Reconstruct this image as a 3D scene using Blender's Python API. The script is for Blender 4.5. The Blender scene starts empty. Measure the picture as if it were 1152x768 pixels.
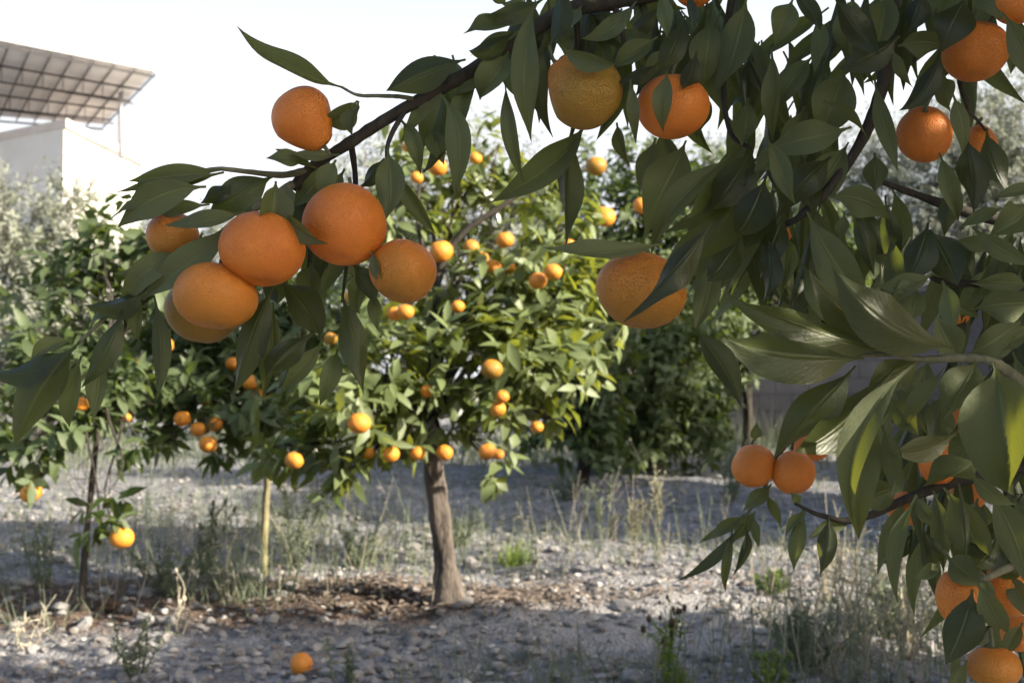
import bpy, math, random
import numpy as np
from mathutils import Vector, Matrix

SC = bpy.context.scene
COL = SC.collection
R = math.radians

# ------------------------------------------------------------------ camera, sky, sun, exposure
FPX = 1367.0                      # focal length in pixels of the 1152 px wide photograph
CAM_H = 0.85
PITCH = math.atan(36.0 / FPX)
cam_d = bpy.data.cameras.new("camera")
cam = bpy.data.objects.new("camera", cam_d)
COL.objects.link(cam)
cam.location = (0, 0, CAM_H)
cam.rotation_euler = (math.pi / 2 + PITCH, 0, 0)
cam_d.sensor_width = 23.6
cam_d.lens = FPX * 23.6 / 1152.0
cam_d.clip_start = 0.02
cam_d.clip_end = 2000
cam_d.dof.use_dof = True
cam_d.dof.focus_distance = 1.0
cam_d.dof.aperture_fstop = 9.0
SC.camera = cam

SUN_EL, SUN_AZ = R(27), math.atan2(0.87, -0.36)     # azimuth clockwise from +Y
sun_vec = Vector((math.sin(SUN_AZ) * math.cos(SUN_EL), math.cos(SUN_AZ) * math.cos(SUN_EL), math.sin(SUN_EL)))
world = bpy.data.worlds.new("World")
SC.world = world
world.use_nodes = True
nt = world.node_tree
bg = nt.nodes["Background"]
sky = nt.nodes.new("ShaderNodeTexSky")
sky.sky_type = 'NISHITA'
sky.sun_disc = False
sky.sun_elevation = SUN_EL
sky.sun_rotation = SUN_AZ
sky.air_density = 1.0
sky.dust_density = 4.0
sky.ozone_density = 1.0
# thin white haze low in the sky ahead, thinning upwards and towards the back
_tc = nt.nodes.new("ShaderNodeTexCoord")
_sp = nt.nodes.new("ShaderNodeSeparateXYZ")
nt.links.new(_tc.outputs["Generated"], _sp.inputs[0])
_el = nt.nodes.new("ShaderNodeMapRange"); _el.interpolation_type = 'SMOOTHSTEP'
nt.links.new(_sp.outputs[2], _el.inputs[0])
_el.inputs[1].default_value = .58; _el.inputs[2].default_value = .17
_az = nt.nodes.new("ShaderNodeMapRange"); _az.interpolation_type = 'SMOOTHSTEP'
nt.links.new(_sp.outputs[1], _az.inputs[0])
_az.inputs[1].default_value = .2; _az.inputs[2].default_value = .75
_mu = nt.nodes.new("ShaderNodeMath"); _mu.operation = 'MULTIPLY'
nt.links.new(_el.outputs[0], _mu.inputs[0]); nt.links.new(_az.outputs[0], _mu.inputs[1])
_mx = nt.nodes.new("ShaderNodeMix"); _mx.data_type = 'RGBA'
nt.links.new(_mu.outputs[0], _mx.inputs[0])
nt.links.new(sky.outputs[0], _mx.inputs[6])
_mx.inputs[7].default_value = (3.6, 3.72, 3.9, 1)
nt.links.new(_mx.outputs[2], bg.inputs[0])
bg.inputs[1].default_value = 0.108
sd = bpy.data.lights.new("sun", 'SUN')
sd.energy = 5.0
sd.angle = R(0.5)
sd.color = (1.0, 0.91, 0.76)
so = bpy.data.objects.new("sun", sd)
COL.objects.link(so)
so.rotation_euler = (-sun_vec).to_track_quat('-Z', 'Y').to_euler()
so.location = (8, -4, 6)

SC.view_settings.view_transform = 'Standard'
SC.view_settings.look = 'None'
SC.view_settings.gamma = 1.0
SC.view_settings.use_curve_mapping = False
SC.view_settings.exposure = 1.5
SC.render.engine = 'CYCLES'
SC.cycles.use_denoising = True
SC.cycles.max_bounces = 8
SC.cycles.transparent_max_bounces = 8
SC.cycles.sample_clamp_indirect = 8

# ------------------------------------------------------------------ placing helpers
CAM = Vector((0, 0, CAM_H))
FWD = Vector((0, math.cos(PITCH), math.sin(PITCH)))
UPV = Vector((0, -math.sin(PITCH), math.cos(PITCH)))


def W(px, py, d):
    return CAM + Vector(((px - 576) / FPX * d, 0, 0)) + UPV * ((384 - py) / FPX * d) + FWD * d


def gnoise(x, y, s, seed):
    """smooth value noise, numpy"""
    x = np.asarray(x, float) / s; y = np.asarray(y, float) / s
    xi = np.floor(x); yi = np.floor(y)
    fx = x - xi; fy = y - yi
    fx = fx * fx * (3 - 2 * fx); fy = fy * fy * (3 - 2 * fy)

    def h(a, b):
        v = np.sin(a * 127.1 + b * 311.7 + seed * 74.7) * 43758.5453
        return v - np.floor(v)
    return (h(xi, yi) * (1 - fx) + h(xi + 1, yi) * fx) * (1 - fy) + (h(xi, yi + 1) * (1 - fx) + h(xi + 1, yi + 1) * fx) * fy


def height(x, y):
    x = np.asarray(x, float); y = np.asarray(y, float)
    r = np.sqrt(x * x + (y - 5) ** 2)
    f = np.clip(1.6 - r / 14, 0, 1)
    z = (gnoise(x, y, 1.3, 1) - .5) * .06 + (gnoise(x, y, .45, 2) - .5) * .05 + (gnoise(x, y, .16, 3) - .5) * .03 + (gnoise(x, y, .07, 4) - .5) * .024
    # a low bank of earth along the tree row
    z = z + .05 * np.exp(-((y - 4.55 + .12 * np.sin(x * 1.7)) / .5) ** 2)
    return z * f


def H(x, y):
    return float(height(x, y))


def G(px, py):
    """point of the ground seen at a pixel of the photograph"""
    a = W(px, py, 1.0) - CAM
    t = CAM_H / -a.z
    for _ in range(4):
        p = CAM + a * t
        t = (CAM_H - H(p.x, p.y)) / -a.z
    p = CAM + a * t
    return Vector((p.x, p.y, H(p.x, p.y)))


# ------------------------------------------------------------------ object helpers
def mesh_np(name, v, faces_list, mats, attrs=None, uv=None, smooth=True):
    """v (N,3); faces_list: list of (F,k) int arrays, material index = position in list"""
    me = bpy.data.meshes.new(name)
    v = np.asarray(v, np.float32)
    me.vertices.add(len(v))
    me.vertices.foreach_set("co", v.ravel())
    loops, starts, midx = [], [], []
    n = 0
    for mi, f in enumerate(faces_list):
        f = np.asarray(f, np.int32)
        if len(f) == 0:
            continue
        k = f.shape[1]
        loops.append(f.ravel())
        starts.append(n + np.arange(len(f), dtype=np.int32) * k)
        midx.append(np.full(len(f), min(mi, len(mats) - 1), np.int32))
        n += f.size
    loops = np.concatenate(loops); starts = np.concatenate(starts); midx = np.concatenate(midx)
    me.loops.add(len(loops)); me.loops.foreach_set("vertex_index", loops)
    me.polygons.add(len(starts)); me.polygons.foreach_set("loop_start", starts)
    me.polygons.foreach_set("material_index", midx)
    me.polygons.foreach_set("use_smooth", np.full(len(starts), smooth, bool))
    for m in mats:
        me.materials.append(m)
    if attrs:
        for k, a in attrs.items():
            at = me.attributes.new(k, 'FLOAT', 'POINT')
            at.data.foreach_set("value", np.asarray(a, np.float32))
    if uv is not None:
        u = me.uv_layers.new(name="UVMap")
        u.data.foreach_set("uv", np.asarray(uv, np.float32)[loops].ravel())
    me.update(calc_edges=True)
    me.validate()
    return me


def link(name, me, parent=None, loc=None):
    o = bpy.data.objects.new(name, me)
    COL.objects.link(o)
    if parent is not None:
        o.parent = parent
        if loc is None:
            o.matrix_parent_inverse = Matrix.Translation(parent.location).inverted()
    if loc is not None:
        o.location = loc
    return o


def thing(name, label, cat, loc=(0, 0, 0), group=None):
    o = bpy.data.objects.new(name, None)
    o.empty_display_size = .1
    COL.objects.link(o)
    o.location = loc
    return tag(o, label, cat, group)


def tag(o, label, cat, group=None):
    o["label"] = label
    o["category"] = cat
    if group:
        o["group"] = group
    return o


class MB:
    """collects pieces into one mesh"""
    def __init__(self):
        self.v = []; self.f4 = []; self.f3 = []; self.n = 0; self.rnd = []

    def add(self, v, f4=None, f3=None, rnd=.5):
        v = np.asarray(v, float)
        if f4 is not None and len(f4):
            self.f4.append(np.asarray(f4, np.int64) + self.n)
        if f3 is not None and len(f3):
            self.f3.append(np.asarray(f3, np.int64) + self.n)
        self.v.append(v); self.n += len(v)
        self.rnd.append(np.full(len(v), rnd))

    def tube(self, pts, rad, sides=7, rnd=.5, bump=0., seed=0, smooth=3):
        pts = np.asarray([tuple(p) for p in pts], float); rad = np.asarray(rad, float)
        if len(pts) > 2 and smooth > 1:
            pts, rad = catmull(pts, rad, smooth)
        n = len(pts)
        tan = np.gradient(pts, axis=0)
        tan /= np.linalg.norm(tan, axis=1)[:, None] + 1e-9
        ref = np.array([.31, .77, .55])
        a = np.cross(tan, ref); a /= np.linalg.norm(a, axis=1)[:, None] + 1e-9
        b = np.cross(tan, a)
        th = np.arange(sides) / sides * 2 * np.pi
        rr = rad[:, None] * np.ones(sides)
        if bump:
            rg = np.random.RandomState(seed)
            rr = rr * (1 + bump * (rg.rand(n, sides) - .5) + bump * (rg.rand(n, 1) - .5) + bump * (rg.rand(1, sides) - .5))
        v = pts[:, None, :] + rr[..., None] * (np.cos(th)[None, :, None] * a[:, None, :] + np.sin(th)[None, :, None] * b[:, None, :])
        v = v.reshape(-1, 3)
        i = np.arange(n - 1)[:, None] * sides + np.arange(sides)[None, :]
        j = np.arange(n - 1)[:, None] * sides + (np.arange(sides)[None, :] + 1) % sides
        f = np.stack([i, j, j + sides, i + sides], -1).reshape(-1, 4)
        v = np.concatenate([v, pts[:1], pts[-1:]])
        s = np.arange(sides); e = (s + 1) % sides
        c0 = n * sides
        f3 = np.concatenate([np.stack([e, s, np.full(sides, c0)], -1), np.stack([s + (n - 1) * sides, e + (n - 1) * sides, np.full(sides, c0 + 1)], -1)])
        self.add(v, f, f3, rnd)

    def box(self, c, s, rot=None, rnd=.5):
        x, y, z = [q / 2 for q in s]
        v = np.array([(-x, -y, -z), (x, -y, -z), (x, y, -z), (-x, y, -z), (-x, -y, z), (x, -y, z), (x, y, z), (-x, y, z)], float)
        if rot is not None:
            v = v @ np.array(rot.to_3x3()).T
        self.add(v + np.array(tuple(c)), [(0, 3, 2, 1), (4, 5, 6, 7), (0, 1, 5, 4), (1, 2, 6, 5), (2, 3, 7, 6), (3, 0, 4, 7)], None, rnd)

    def mesh(self, name, mat, smooth=True, uv=None):
        fl4 = np.concatenate(self.f4) if self.f4 else np.zeros((0, 4), int)
        fl3 = np.concatenate(self.f3) if self.f3 else np.zeros((0, 3), int)
        v = np.concatenate(self.v)
        me = mesh_np(name, v, [fl4, fl3], [mat], {"rnd": np.concatenate(self.rnd)}, uv, smooth)
        return me

    def obj(self, name, mat, parent=None, smooth=True):
        return link(name, self.mesh(name, mat, smooth), parent)


def catmull(p, r, k):
    n = len(p)
    P = np.vstack([2 * p[0] - p[1], p, 2 * p[-1] - p[-2]])
    out, ro = [], []
    for i in range(n - 1):
        p0, p1, p2, p3 = P[i], P[i + 1], P[i + 2], P[i + 3]
        for q in range(k):
            t = q / k
            out.append(.5 * ((2 * p1) + (-p0 + p2) * t + (2 * p0 - 5 * p1 + 4 * p2 - p3) * t * t + (-p0 + 3 * p1 - 3 * p2 + p3) * t ** 3))
            ro.append(r[i] * (1 - t) + r[i + 1] * t)
    out.append(p[-1]); ro.append(r[-1])
    return np.array(out), np.array(ro)


# ------------------------------------------------------------------ materials
def nodes_of(name):
    m = bpy.data.materials.new(name)
    m.use_nodes = True
    t = m.node_tree
    t.nodes.clear()
    out = t.nodes.new("ShaderNodeOutputMaterial")
    return m, t, out


class N:
    def __init__(self, t):
        self.t = t

    def n(self, kind, **kw):
        o = self.t.nodes.new(kind)
        for k, v in kw.items():
            setattr(o, k, v)
        return o

    def l(self, a, b):
        self.t.links.new(a, b)

    def val(self, sock, v):
        if hasattr(v, "is_output") or isinstance(v, bpy.types.NodeSocket):
            self.l(v, sock)
        else:
            sock.default_value = v

    def math(self, op, a, b=0., c=None, clamp=False):
        o = self.n("ShaderNodeMath", operation=op, use_clamp=clamp)
        self.val(o.inputs[0], a); self.val(o.inputs[1], b)
        if c is not None:
            self.val(o.inputs[2], c)
        return o.outputs[0]

    def mix(self, f, a, b):
        o = self.n("ShaderNodeMix", data_type='RGBA')
        self.val(o.inputs[0], f)
        for s, v in ((o.inputs[6], a), (o.inputs[7], b)):
            if isinstance(v, tuple):
                s.default_value = (*v, 1) if len(v) == 3 else v
            else:
                self.l(v, s)
        return o.outputs[2]

    def ramp(self, f, lo, hi):
        o = self.n("ShaderNodeMapRange", clamp=True)
        self.val(o.inputs[0], f); o.inputs[1].default_value = lo; o.inputs[2].default_value = hi
        return o.outputs[0]

    def noise(self, vec, scale, detail=4, rough=.55):
        o = self.n("ShaderNodeTexNoise")
        o.inputs["Scale"].default_value = scale; o.inputs["Detail"].default_value = detail; o.inputs["Roughness"].default_value = rough
        if vec is not None:
            self.l(vec, o.inputs["Vector"])
        return o.outputs[0]

    def attr(self, name, kind='GEOMETRY'):
        o = self.n("ShaderNodeAttribute", attribute_name=name, attribute_type=kind)
        return o.outputs["Fac"]

    def bump(self, h, strength, dist, normal=None):
        o = self.n("ShaderNodeBump")
        self.l(h, o.inputs["Height"]); o.inputs["Strength"].default_value = strength; o.inputs["Distance"].default_value = dist
        if normal is not None:
            self.l(normal, o.inputs["Normal"])
        return o.outputs[0]


def leaf_mat(name, dark, light, under, trans, rough=.38, tw=.35, veins=True, spec=.45):
    """leaf: glossy upper side, paler matt underside, light passing through; veins from the leaf's own uv"""
    m, t, out = nodes_of(name)
    k = N(t)
    rnd = k.attr("rnd")
    geo = k.n("ShaderNodeNewGeometry")
    tc = k.n("ShaderNodeTexCoord")
    nz = k.noise(tc.outputs["Object"], 22, 3)
    up = k.mix(rnd, dark, light)
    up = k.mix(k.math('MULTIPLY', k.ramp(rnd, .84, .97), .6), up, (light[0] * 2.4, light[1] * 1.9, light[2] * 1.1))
    up = k.mix(k.math('MULTIPLY', k.ramp(nz, .3, .75), .35), up, (light[0] * 1.35, light[1] * 1.2, light[2]))
    un = k.mix(k.math('MULTIPLY', rnd, .5), under, light)
    vein_h = None
    if veins:
        uv = k.n("ShaderNodeUVMap")
        sep = k.n("ShaderNodeSeparateXYZ")
        k.l(uv.outputs[0], sep.inputs[0])
        u, v = sep.outputs[0], sep.outputs[1]
        av = k.math('ABSOLUTE', k.math('SUBTRACT', v, .5))           # 0 at the midrib .. .5 at the edge
        mid = k.math('SUBTRACT', 1., k.ramp(av, .012, .045), clamp=True)
        ph = k.math('ADD', k.math('SUBTRACT', k.math('MULTIPLY', u, 44.), k.math('MULTIPLY', av, 30.)), k.math('MULTIPLY', k.noise(tc.outputs['Object'], 45, 2), 7.))
        lat = k.math('POWER', k.math('ABSOLUTE', k.math('SINE', ph)), 12.)
        lat = k.math('SUBTRACT', 1., k.math('POWER', k.math('ABSOLUTE', k.math('COSINE', ph)), .5))
        lat = k.math('MULTIPLY', k.math('POWER', lat, 2.), .5)
        vv = k.math('MAXIMUM', mid, k.math('MULTIPLY', lat, .5))
        pale = (min(1, light[0] * 2.6), min(1, light[1] * 2.1), light[2] * 1.8)
        up = k.mix(k.math('MULTIPLY', vv, .55), up, pale)
        un = k.mix(k.math('MULTIPLY', vv, .6), un, (under[0] * 1.7, under[1] * 1.6, under[2] * 1.4))
        ht = k.math('ADD', k.math('MULTIPLY', vv, -1.), k.math('ADD', k.math('MULTIPLY', nz, .7), k.math('MULTIPLY', k.noise(tc.outputs['Object'], 170, 3), .9)))
        vein_h = ht
        # small pale specks and scars
        sp = k.n("ShaderNodeTexVoronoi", feature='F1')
        sp.inputs["Scale"].default_value = 260
        k.l(tc.outputs["Object"], sp.inputs["Vector"])
        msk = k.math('LESS_THAN', sp.outputs["Distance"], k.math('MULTIPLY', k.ramp(k.noise(tc.outputs["Object"], 30, 2), .56, .7), .2))
        up = k.mix(k.math('MULTIPLY', msk, .5), up, (light[0] * 3, light[1] * 2.4, light[2] * 2.5))
    col = k.mix(geo.outputs["Backfacing"], up, un)
    p = k.n("ShaderNodeBsdfPrincipled")
    k.l(col, p.inputs["Base Color"])
    rr = k.math('ADD', k.math('MULTIPLY', geo.outputs["Backfacing"], .25), k.math('ADD', k.math('MULTIPLY', nz, .22), rough - .1))
    k.l(rr, p.inputs["Roughness"])
    p.inputs["Specular IOR Level"].default_value = spec
    tr = k.n("ShaderNodeBsdfTranslucent")
    tcol = k.mix(rnd, trans, (trans[0] * 1.3, trans[1] * 1.15, trans[2]))
    k.l(tcol, tr.inputs["Color"])
    if vein_h is not None:
        b = k.bump(vein_h, .6, .0012)
        k.l(b, p.inputs["Normal"])
    ms = k.n("ShaderNodeMixShader")
    ms.inputs[0].default_value = tw
    k.l(p.outputs[0], ms.inputs[1]); k.l(tr.outputs[0], ms.inputs[2])
    k.l(ms.outputs[0], out.inputs[0])
    return m


def bark_mat(name, a, b, scale=18, bump=.6, dist=.004, rough=.9):
    m, t, out = nodes_of(name)
    k = N(t)
    tc = k.n("ShaderNodeTexCoord")
    mp = k.n("ShaderNodeMapping")
    mp.inputs["Scale"].default_value = (1, 1, .3)
    k.l(tc.outputs["Object"], mp.inputs[0])
    n1 = k.noise(mp.outputs[0], scale, 6, .65)
    n2 = k.noise(mp.outputs[0], scale * 5, 4, .6)
    f = k.ramp(k.math('ADD', k.math('MULTIPLY', n1, .65), k.math('MULTIPLY', n2, .35)), .35, .66)
    col = k.mix(f, a, b)
    p = k.n("ShaderNodeBsdfPrincipled")
    k.l(col, p.inputs["Base Color"])
    p.inputs["Roughness"].default_value = rough
    p.inputs["Specular IOR Level"].default_value = .25
    k.l(k.bump(f, bump, dist), p.inputs["Normal"])
    k.l(p.outputs[0], out.inputs[0])
    return m


def plain_mat(name, a, b, scale=8, rough=.8, bump=.2, dist=.003, rnd=False, trans=None):
    m, t, out = nodes_of(name)
    k = N(t)
    tc = k.n("ShaderNodeTexCoord")
    n1 = k.noise(tc.outputs["Object"], scale, 6, .6)
    f = k.ramp(n1, .3, .7)
    if rnd:
        f = k.math('ADD', k.math('MULTIPLY', f, .35), k.math('MULTIPLY', k.attr("rnd"), .65))
    col = k.mix(f, a, b)
    p = k.n("ShaderNodeBsdfPrincipled")
    k.l(col, p.inputs["Base Color"])
    p.inputs["Roughness"].default_value = rough
    p.inputs["Specular IOR Level"].default_value = .3
    if bump:
        k.l(k.bump(n1, bump, dist), p.inputs["Normal"])
    last = p.outputs[0]
    if trans:
        tr = k.n("ShaderNodeBsdfTranslucent")
        tr.inputs["Color"].default_value = (*trans, 1)
        ms = k.n("ShaderNodeMixShader")
        ms.inputs[0].default_value = .3
        k.l(last, ms.inputs[1]); k.l(tr.outputs[0], ms.inputs[2])
        last = ms.outputs[0]
    k.l(last, out.inputs[0])
    return m


def fruit_mat(name="mandarin_skin", c0=(.64, .192, .024), c1=(.54, .138, .015), c2=(.66, .235, .026)):
    m, t, out = nodes_of(name)
    k = N(t)
    tc = k.n("ShaderNodeTexCoord")
    oi = k.n("ShaderNodeObjectInfo")
    ob = tc.outputs["Object"]
    green = k.attr("greenness", 'OBJECT')
    rough_skin = k.attr("roughness", 'OBJECT')
    sep = k.n("ShaderNodeSeparateXYZ")
    k.l(ob, sep.inputs[0])
    n1 = k.noise(ob, 28, 4, .6)
    n2 = k.noise(ob, 130, 3, .6)
    base = k.mix(k.ramp(n1, .3, .7), c0, c1)
    base = k.mix(k.math('MULTIPLY', oi.outputs["Random"], .45), base, c2)
    # unripe green-yellow patch: lower side of the fruit, broken by noise
    g = k.math('ADD', k.math('MULTIPLY', sep.outputs[2], -22.), k.math('MULTIPLY', k.math('SUBTRACT', n1, .5), .9))
    g = k.math('ADD', g, k.math('SUBTRACT', k.math('MULTIPLY', green, 1.9), .85))
    g = k.math('MULTIPLY', k.ramp(g, -.6, .6), k.math('MULTIPLY', green, 1.6, clamp=True), clamp=True)
    base = k.mix(g, base, (.27, .155, .016))
    base = k.mix(k.math('MULTIPLY', k.ramp(n2, .5, .75), k.math('ADD', .10, k.math('MULTIPLY', green, .12))), base, (.40, .20, .02))
    # oil glands: fine dark pits
    vo = k.n("ShaderNodeTexVoronoi", feature='F1')
    vo.inputs["Scale"].default_value = 600
    k.l(ob, vo.inputs["Vector"])
    pit = k.ramp(vo.outputs["Distance"], .12, .5)
    base = k.mix(k.math('MULTIPLY', k.math('SUBTRACT', 1., pit), .33), base, (.45, .12, .012))
    # a few brown scars
    sc = k.math('MULTIPLY', k.ramp(k.noise(ob, 46, 5, .7), .61, .72), .5)
    base = k.mix(sc, base, (.22, .11, .035))
    p = k.n("ShaderNodeBsdfPrincipled")
    k.l(base, p.inputs["Base Color"])
    k.l(k.math('ADD', .40, k.math('MULTIPLY', n2, .2)), p.inputs["Roughness"])
    p.inputs["Specular IOR Level"].default_value = .42
    p.inputs["Subsurface Weight"].default_value = .12
    p.inputs["Subsurface Radius"].default_value = (1.0, .35, .1)
    p.inputs["Subsurface Scale"].default_value = .006
    lump = k.noise(ob, 95, 3, .55)
    b1 = k.bump(lump, .32, .003)
    b2 = k.n("ShaderNodeBump")
    k.l(pit, b2.inputs["Height"]); b2.inputs["Distance"].default_value = .0013
    k.l(k.math('ADD', .40, k.math('MULTIPLY', rough_skin, .35)), b2.inputs["Strength"])
    k.l(b1, b2.inputs["Normal"])
    k.l(b2.outputs[0], p.inputs["Normal"])
    k.l(p.outputs[0], out.inputs[0])
    return m


def ground_mat():
    m, t, out = nodes_of("gravelly_earth")
    k = N(t)
    tc = k.n("ShaderNodeTexCoord")
    ob = tc.outputs["Object"]
    soil = k.attr("soil")
    big = k.noise(ob, 1.1, 5, .6)
    mid = k.noise(ob, 7, 6, .65)
    fine = k.noise(ob, 60, 5, .7)
    vo = k.n("ShaderNodeTexVoronoi", feature='F1')
    vo.inputs["Scale"].default_value = 26
    k.l(ob, vo.inputs["Vector"])
    vo2 = k.n("ShaderNodeTexVoronoi", feature='F1')
    vo2.inputs["Scale"].default_value = 75
    k.l(ob, vo2.inputs["Vector"])
    grey = k.mix(k.ramp(mid, .35, .65), (.095, .096, .104), (.37, .367, .377))
    grey = k.mix(k.ramp(fine, .5, .78), grey, (.36, .35, .335))
    brown = k.mix(k.ramp(mid, .3, .7), (.055, .038, .029), (.17, .12, .09))
    brown = k.mix(k.math('MULTIPLY', k.ramp(fine, .5, .75), .6), brown, (.28, .205, .155))
    f = k.ramp(k.math('ADD', soil, k.math('MULTIPLY', k.math('SUBTRACT', mid, .5), 1.3)), .35, .75)
    col = k.mix(f, grey, brown)
    col = k.mix(k.math('MULTIPLY', k.ramp(big, .5, .75), .4), col, (.16, .125, .10))
    dst = k.ramp(k.math('ADD', k.attr('dust'), k.math('MULTIPLY', k.math('SUBTRACT', mid, .5), .9)), .2, .8)
    col = k.mix(k.math('MULTIPLY', dst, .75), col, k.mix(k.ramp(fine, .3, .7), (.30, .285, .275), (.48, .46, .44)))
    # pebbles bedded in the ground, each with its own tone
    peb = k.math('SUBTRACT', 1., k.ramp(vo.outputs["Distance"], .25, .42))
    hsv = k.n("ShaderNodeSeparateColor")
    k.l(vo.outputs["Color"], hsv.inputs[0])
    pm = k.math('MULTIPLY', peb, k.math('GREATER_THAN', hsv.outputs[0], .55))
    pc = k.mix(hsv.outputs[1], (.16, .15, .145), (.46, .44, .42))
    col = k.mix(k.math('MULTIPLY', pm, .8), col, pc)
    p = k.n("ShaderNodeBsdfPrincipled")
    k.l(col, p.inputs["Base Color"])
    p.inputs["Roughness"].default_value = .95
    p.inputs["Specular IOR Level"].default_value = .15
    h = k.math('ADD', k.math('MULTIPLY', pm, .8), k.math('ADD', k.math('MULTIPLY', mid, .9), k.math('MULTIPLY', fine, .5)))
    h = k.math('ADD', h, k.math('MULTIPLY', vo2.outputs["Distance"], -.4))
    k.l(k.bump(h, 1., .035), p.inputs["Normal"])
    k.l(p.outputs[0], out.inputs[0])
    return m


LEAF = leaf_mat("mandarin_leaf", (.0075, .012, .0065), (.028, .039, .0135), (.098, .114, .050), (.26, .31, .024), rough=.42, tw=.19, spec=.42)
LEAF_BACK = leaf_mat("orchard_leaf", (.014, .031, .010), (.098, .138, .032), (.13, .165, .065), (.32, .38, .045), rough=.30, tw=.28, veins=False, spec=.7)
LEAF_DARK = leaf_mat("dense_and_shaded_leaf", (.012, .026, .010), (.048, .076, .022), (.09, .12, .05), (.18, .26, .04), rough=.34, tw=.28, veins=False, spec=.5)  # dark leaf of the dense tree; also paints shade into the left trees
OLIVE = leaf_mat("olive_leaf", (.11, .13, .09), (.21, .23, .165), (.30, .32, .26), (.22, .25, .13), rough=.5, tw=.25, veins=False)
BARK = bark_mat("twig_bark", (.020, .017, .014), (.065, .056, .044), 40, .5, .002)
TWIG_GREEN = bark_mat("green_twig_bark", (.07, .075, .04), (.19, .18, .12), 40, .4, .0015)
TRUNK = bark_mat("trunk_bark", (.036, .029, .025), (.19, .158, .132), 22, .9, .008)
PALE_BARK = bark_mat("pale_trunk_bark", (.13, .115, .055), (.36, .32, .18), 30, .8, .006)
OLIVE_BARK = bark_mat("olive_bark", (.10, .09, .08), (.28, .26, .23), 10, .8, .02)
SKIN = fruit_mat()
SKIN_YELLOW = fruit_mat("yellow_orange_skin", (.68, .25, .026), (.60, .19, .018), (.72, .33, .03))
CALYX = plain_mat("calyx_green", (.05, .075, .02), (.12, .14, .05), 200, .6)
GROUND = ground_mat()
STONE = plain_mat("loose_stone", (.10, .092, .088), (.50, .48, .455), 30, .9, .5, .004, rnd=True)
CLOD = plain_mat("earth_clod", (.045, .026, .018), (.12, .07, .045), 40, .95, .8, .008)
LITTER = plain_mat("dry_leaf_litter", (.05, .038, .030), (.25, .20, .155), 60, .8, .3, .002, rnd=True)
STRAW = plain_mat("dry_straw", (.34, .30, .22), (.64, .58, .46), 30, .8, .2, .001, rnd=True, trans=(.5, .42, .22))
WEED = plain_mat("grey_green_weed", (.085, .108, .066), (.22, .25, .165), 30, .75, .2, .001, rnd=True, trans=(.20, .22, .12))
FRESH = plain_mat("fresh_green_weed", (.07, .12, .025), (.20, .26, .06), 30, .6, .2, .001, rnd=True, trans=(.3, .4, .06))
PLUME = plain_mat("plume_grass", (.17, .165, .11), (.36, .34, .25), 30, .8, .2, .001, rnd=True, trans=(.3, .3, .18))
PLASTER = plain_mat("plaster_wall", (.74, .70, .645), (.82, .785, .73), 1.5, .9, .1, .004)
TRIM = plain_mat("terracotta_trim", (.62, .55, .50), (.72, .65, .60), 3, .85, .1, .003)
SHEET = plain_mat("canopy_sheet", (.54, .53, .53), (.66, .65, .64), .8, .7, .05, .004)
STEEL = plain_mat("dark_steel", (.035, .033, .035), (.07, .065, .065), 5, .6, .05, .002)
WHITE_METAL = plain_mat("pale_metal", (.24, .24, .27), (.32, .32, .35), 5, .4, .02, .002)
WALLMAT = plain_mat("grey_block_wall", (.085, .084, .09), (.18, .176, .18), 1.6, .9, .6, .02)

# ------------------------------------------------------------------ ground
def spaced(lo, hi, step, far, grow):
    a = list(np.arange(lo, hi + 1e-6, step))
    s = step
    x = hi
    while x < far:
        s *= grow; x += s; a.append(x)
    s = step; x = lo
    while x > -far:
        s *= grow; x -= s; a.insert(0, x)
    return np.array(a)


gx = spaced(-3.2, 3.2, .026, 300, 1.09)
gy = spaced(2.6, 7.4, .026, 300, 1.07)
X, Y = np.meshgrid(gx, gy)
Z = height(X, Y)
soil = np.exp(-((X + .2) ** 2 / .55 + (Y - 4.42) ** 2 / .09)) * 1.0 + .75 * np.exp(-((X + 1.5) ** 2 / .6 + (Y - 4.35) ** 2 / .15)) + .35 * np.exp(-((Y - 4.5) / .45) ** 2) * (X < .3)
dust = np.exp(-((X - .75) ** 2 / .55 + (Y - 4.35) ** 2 / .35)) + .6 * np.exp(-((X - .1) ** 2 / .6 + (Y - 3.95) ** 2 / .06))
soil = soil + .3 * (gnoise(X, Y, .8, 9) - .5)
nx, ny = len(gx), len(gy)
idx = np.arange(nx * ny).reshape(ny, nx)
gf = np.stack([idx[:-1, :-1], idx[:-1, 1:], idx[1:, 1:], idx[1:, :-1]], -1).reshape(-1, 4)
ground = link("ground", mesh_np("ground", np.stack([X, Y, Z], -1).reshape(-1, 3), [gf], [GROUND], {"soil": soil.ravel(), "dust": dust.ravel()}))
ground["kind"] = "structure"
ground["label"] = "stony grey orchard ground with brown earth along the tree row"


def ico(sub=1):
    import bmesh
    bm = bmesh.new()
    bmesh.ops.create_icosphere(bm, subdivisions=sub, radius=1)
    v = np.array([x.co[:] for x in bm.verts]); f = np.array([[q.index for q in y.verts] for y in bm.faces])
    bm.free()
    return v, f


ICO1, ICO2, ICO3 = ico(1), ico(2), ico(3)


def rock_shape(base, rg, amp=.35, flat=.6):
    v = base.copy()
    d = np.zeros(len(v))
    for _ in range(5):
        q = rg.randn(3); q /= np.linalg.norm(q)
        d += np.clip(v @ q - rg.uniform(.2, .6), 0, 1) * -rg.uniform(.4, .9)
    for _ in range(3):
        q = rg.randn(3) * 3
        d += amp * .12 * np.sin(v @ q + rg.rand() * 6)
    v = v * (1 + d)[:, None]
    return v * np.array([rg.uniform(.8, 1.25), rg.uniform(.7, 1.1), flat * rg.uniform(.8, 1.2)])


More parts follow.
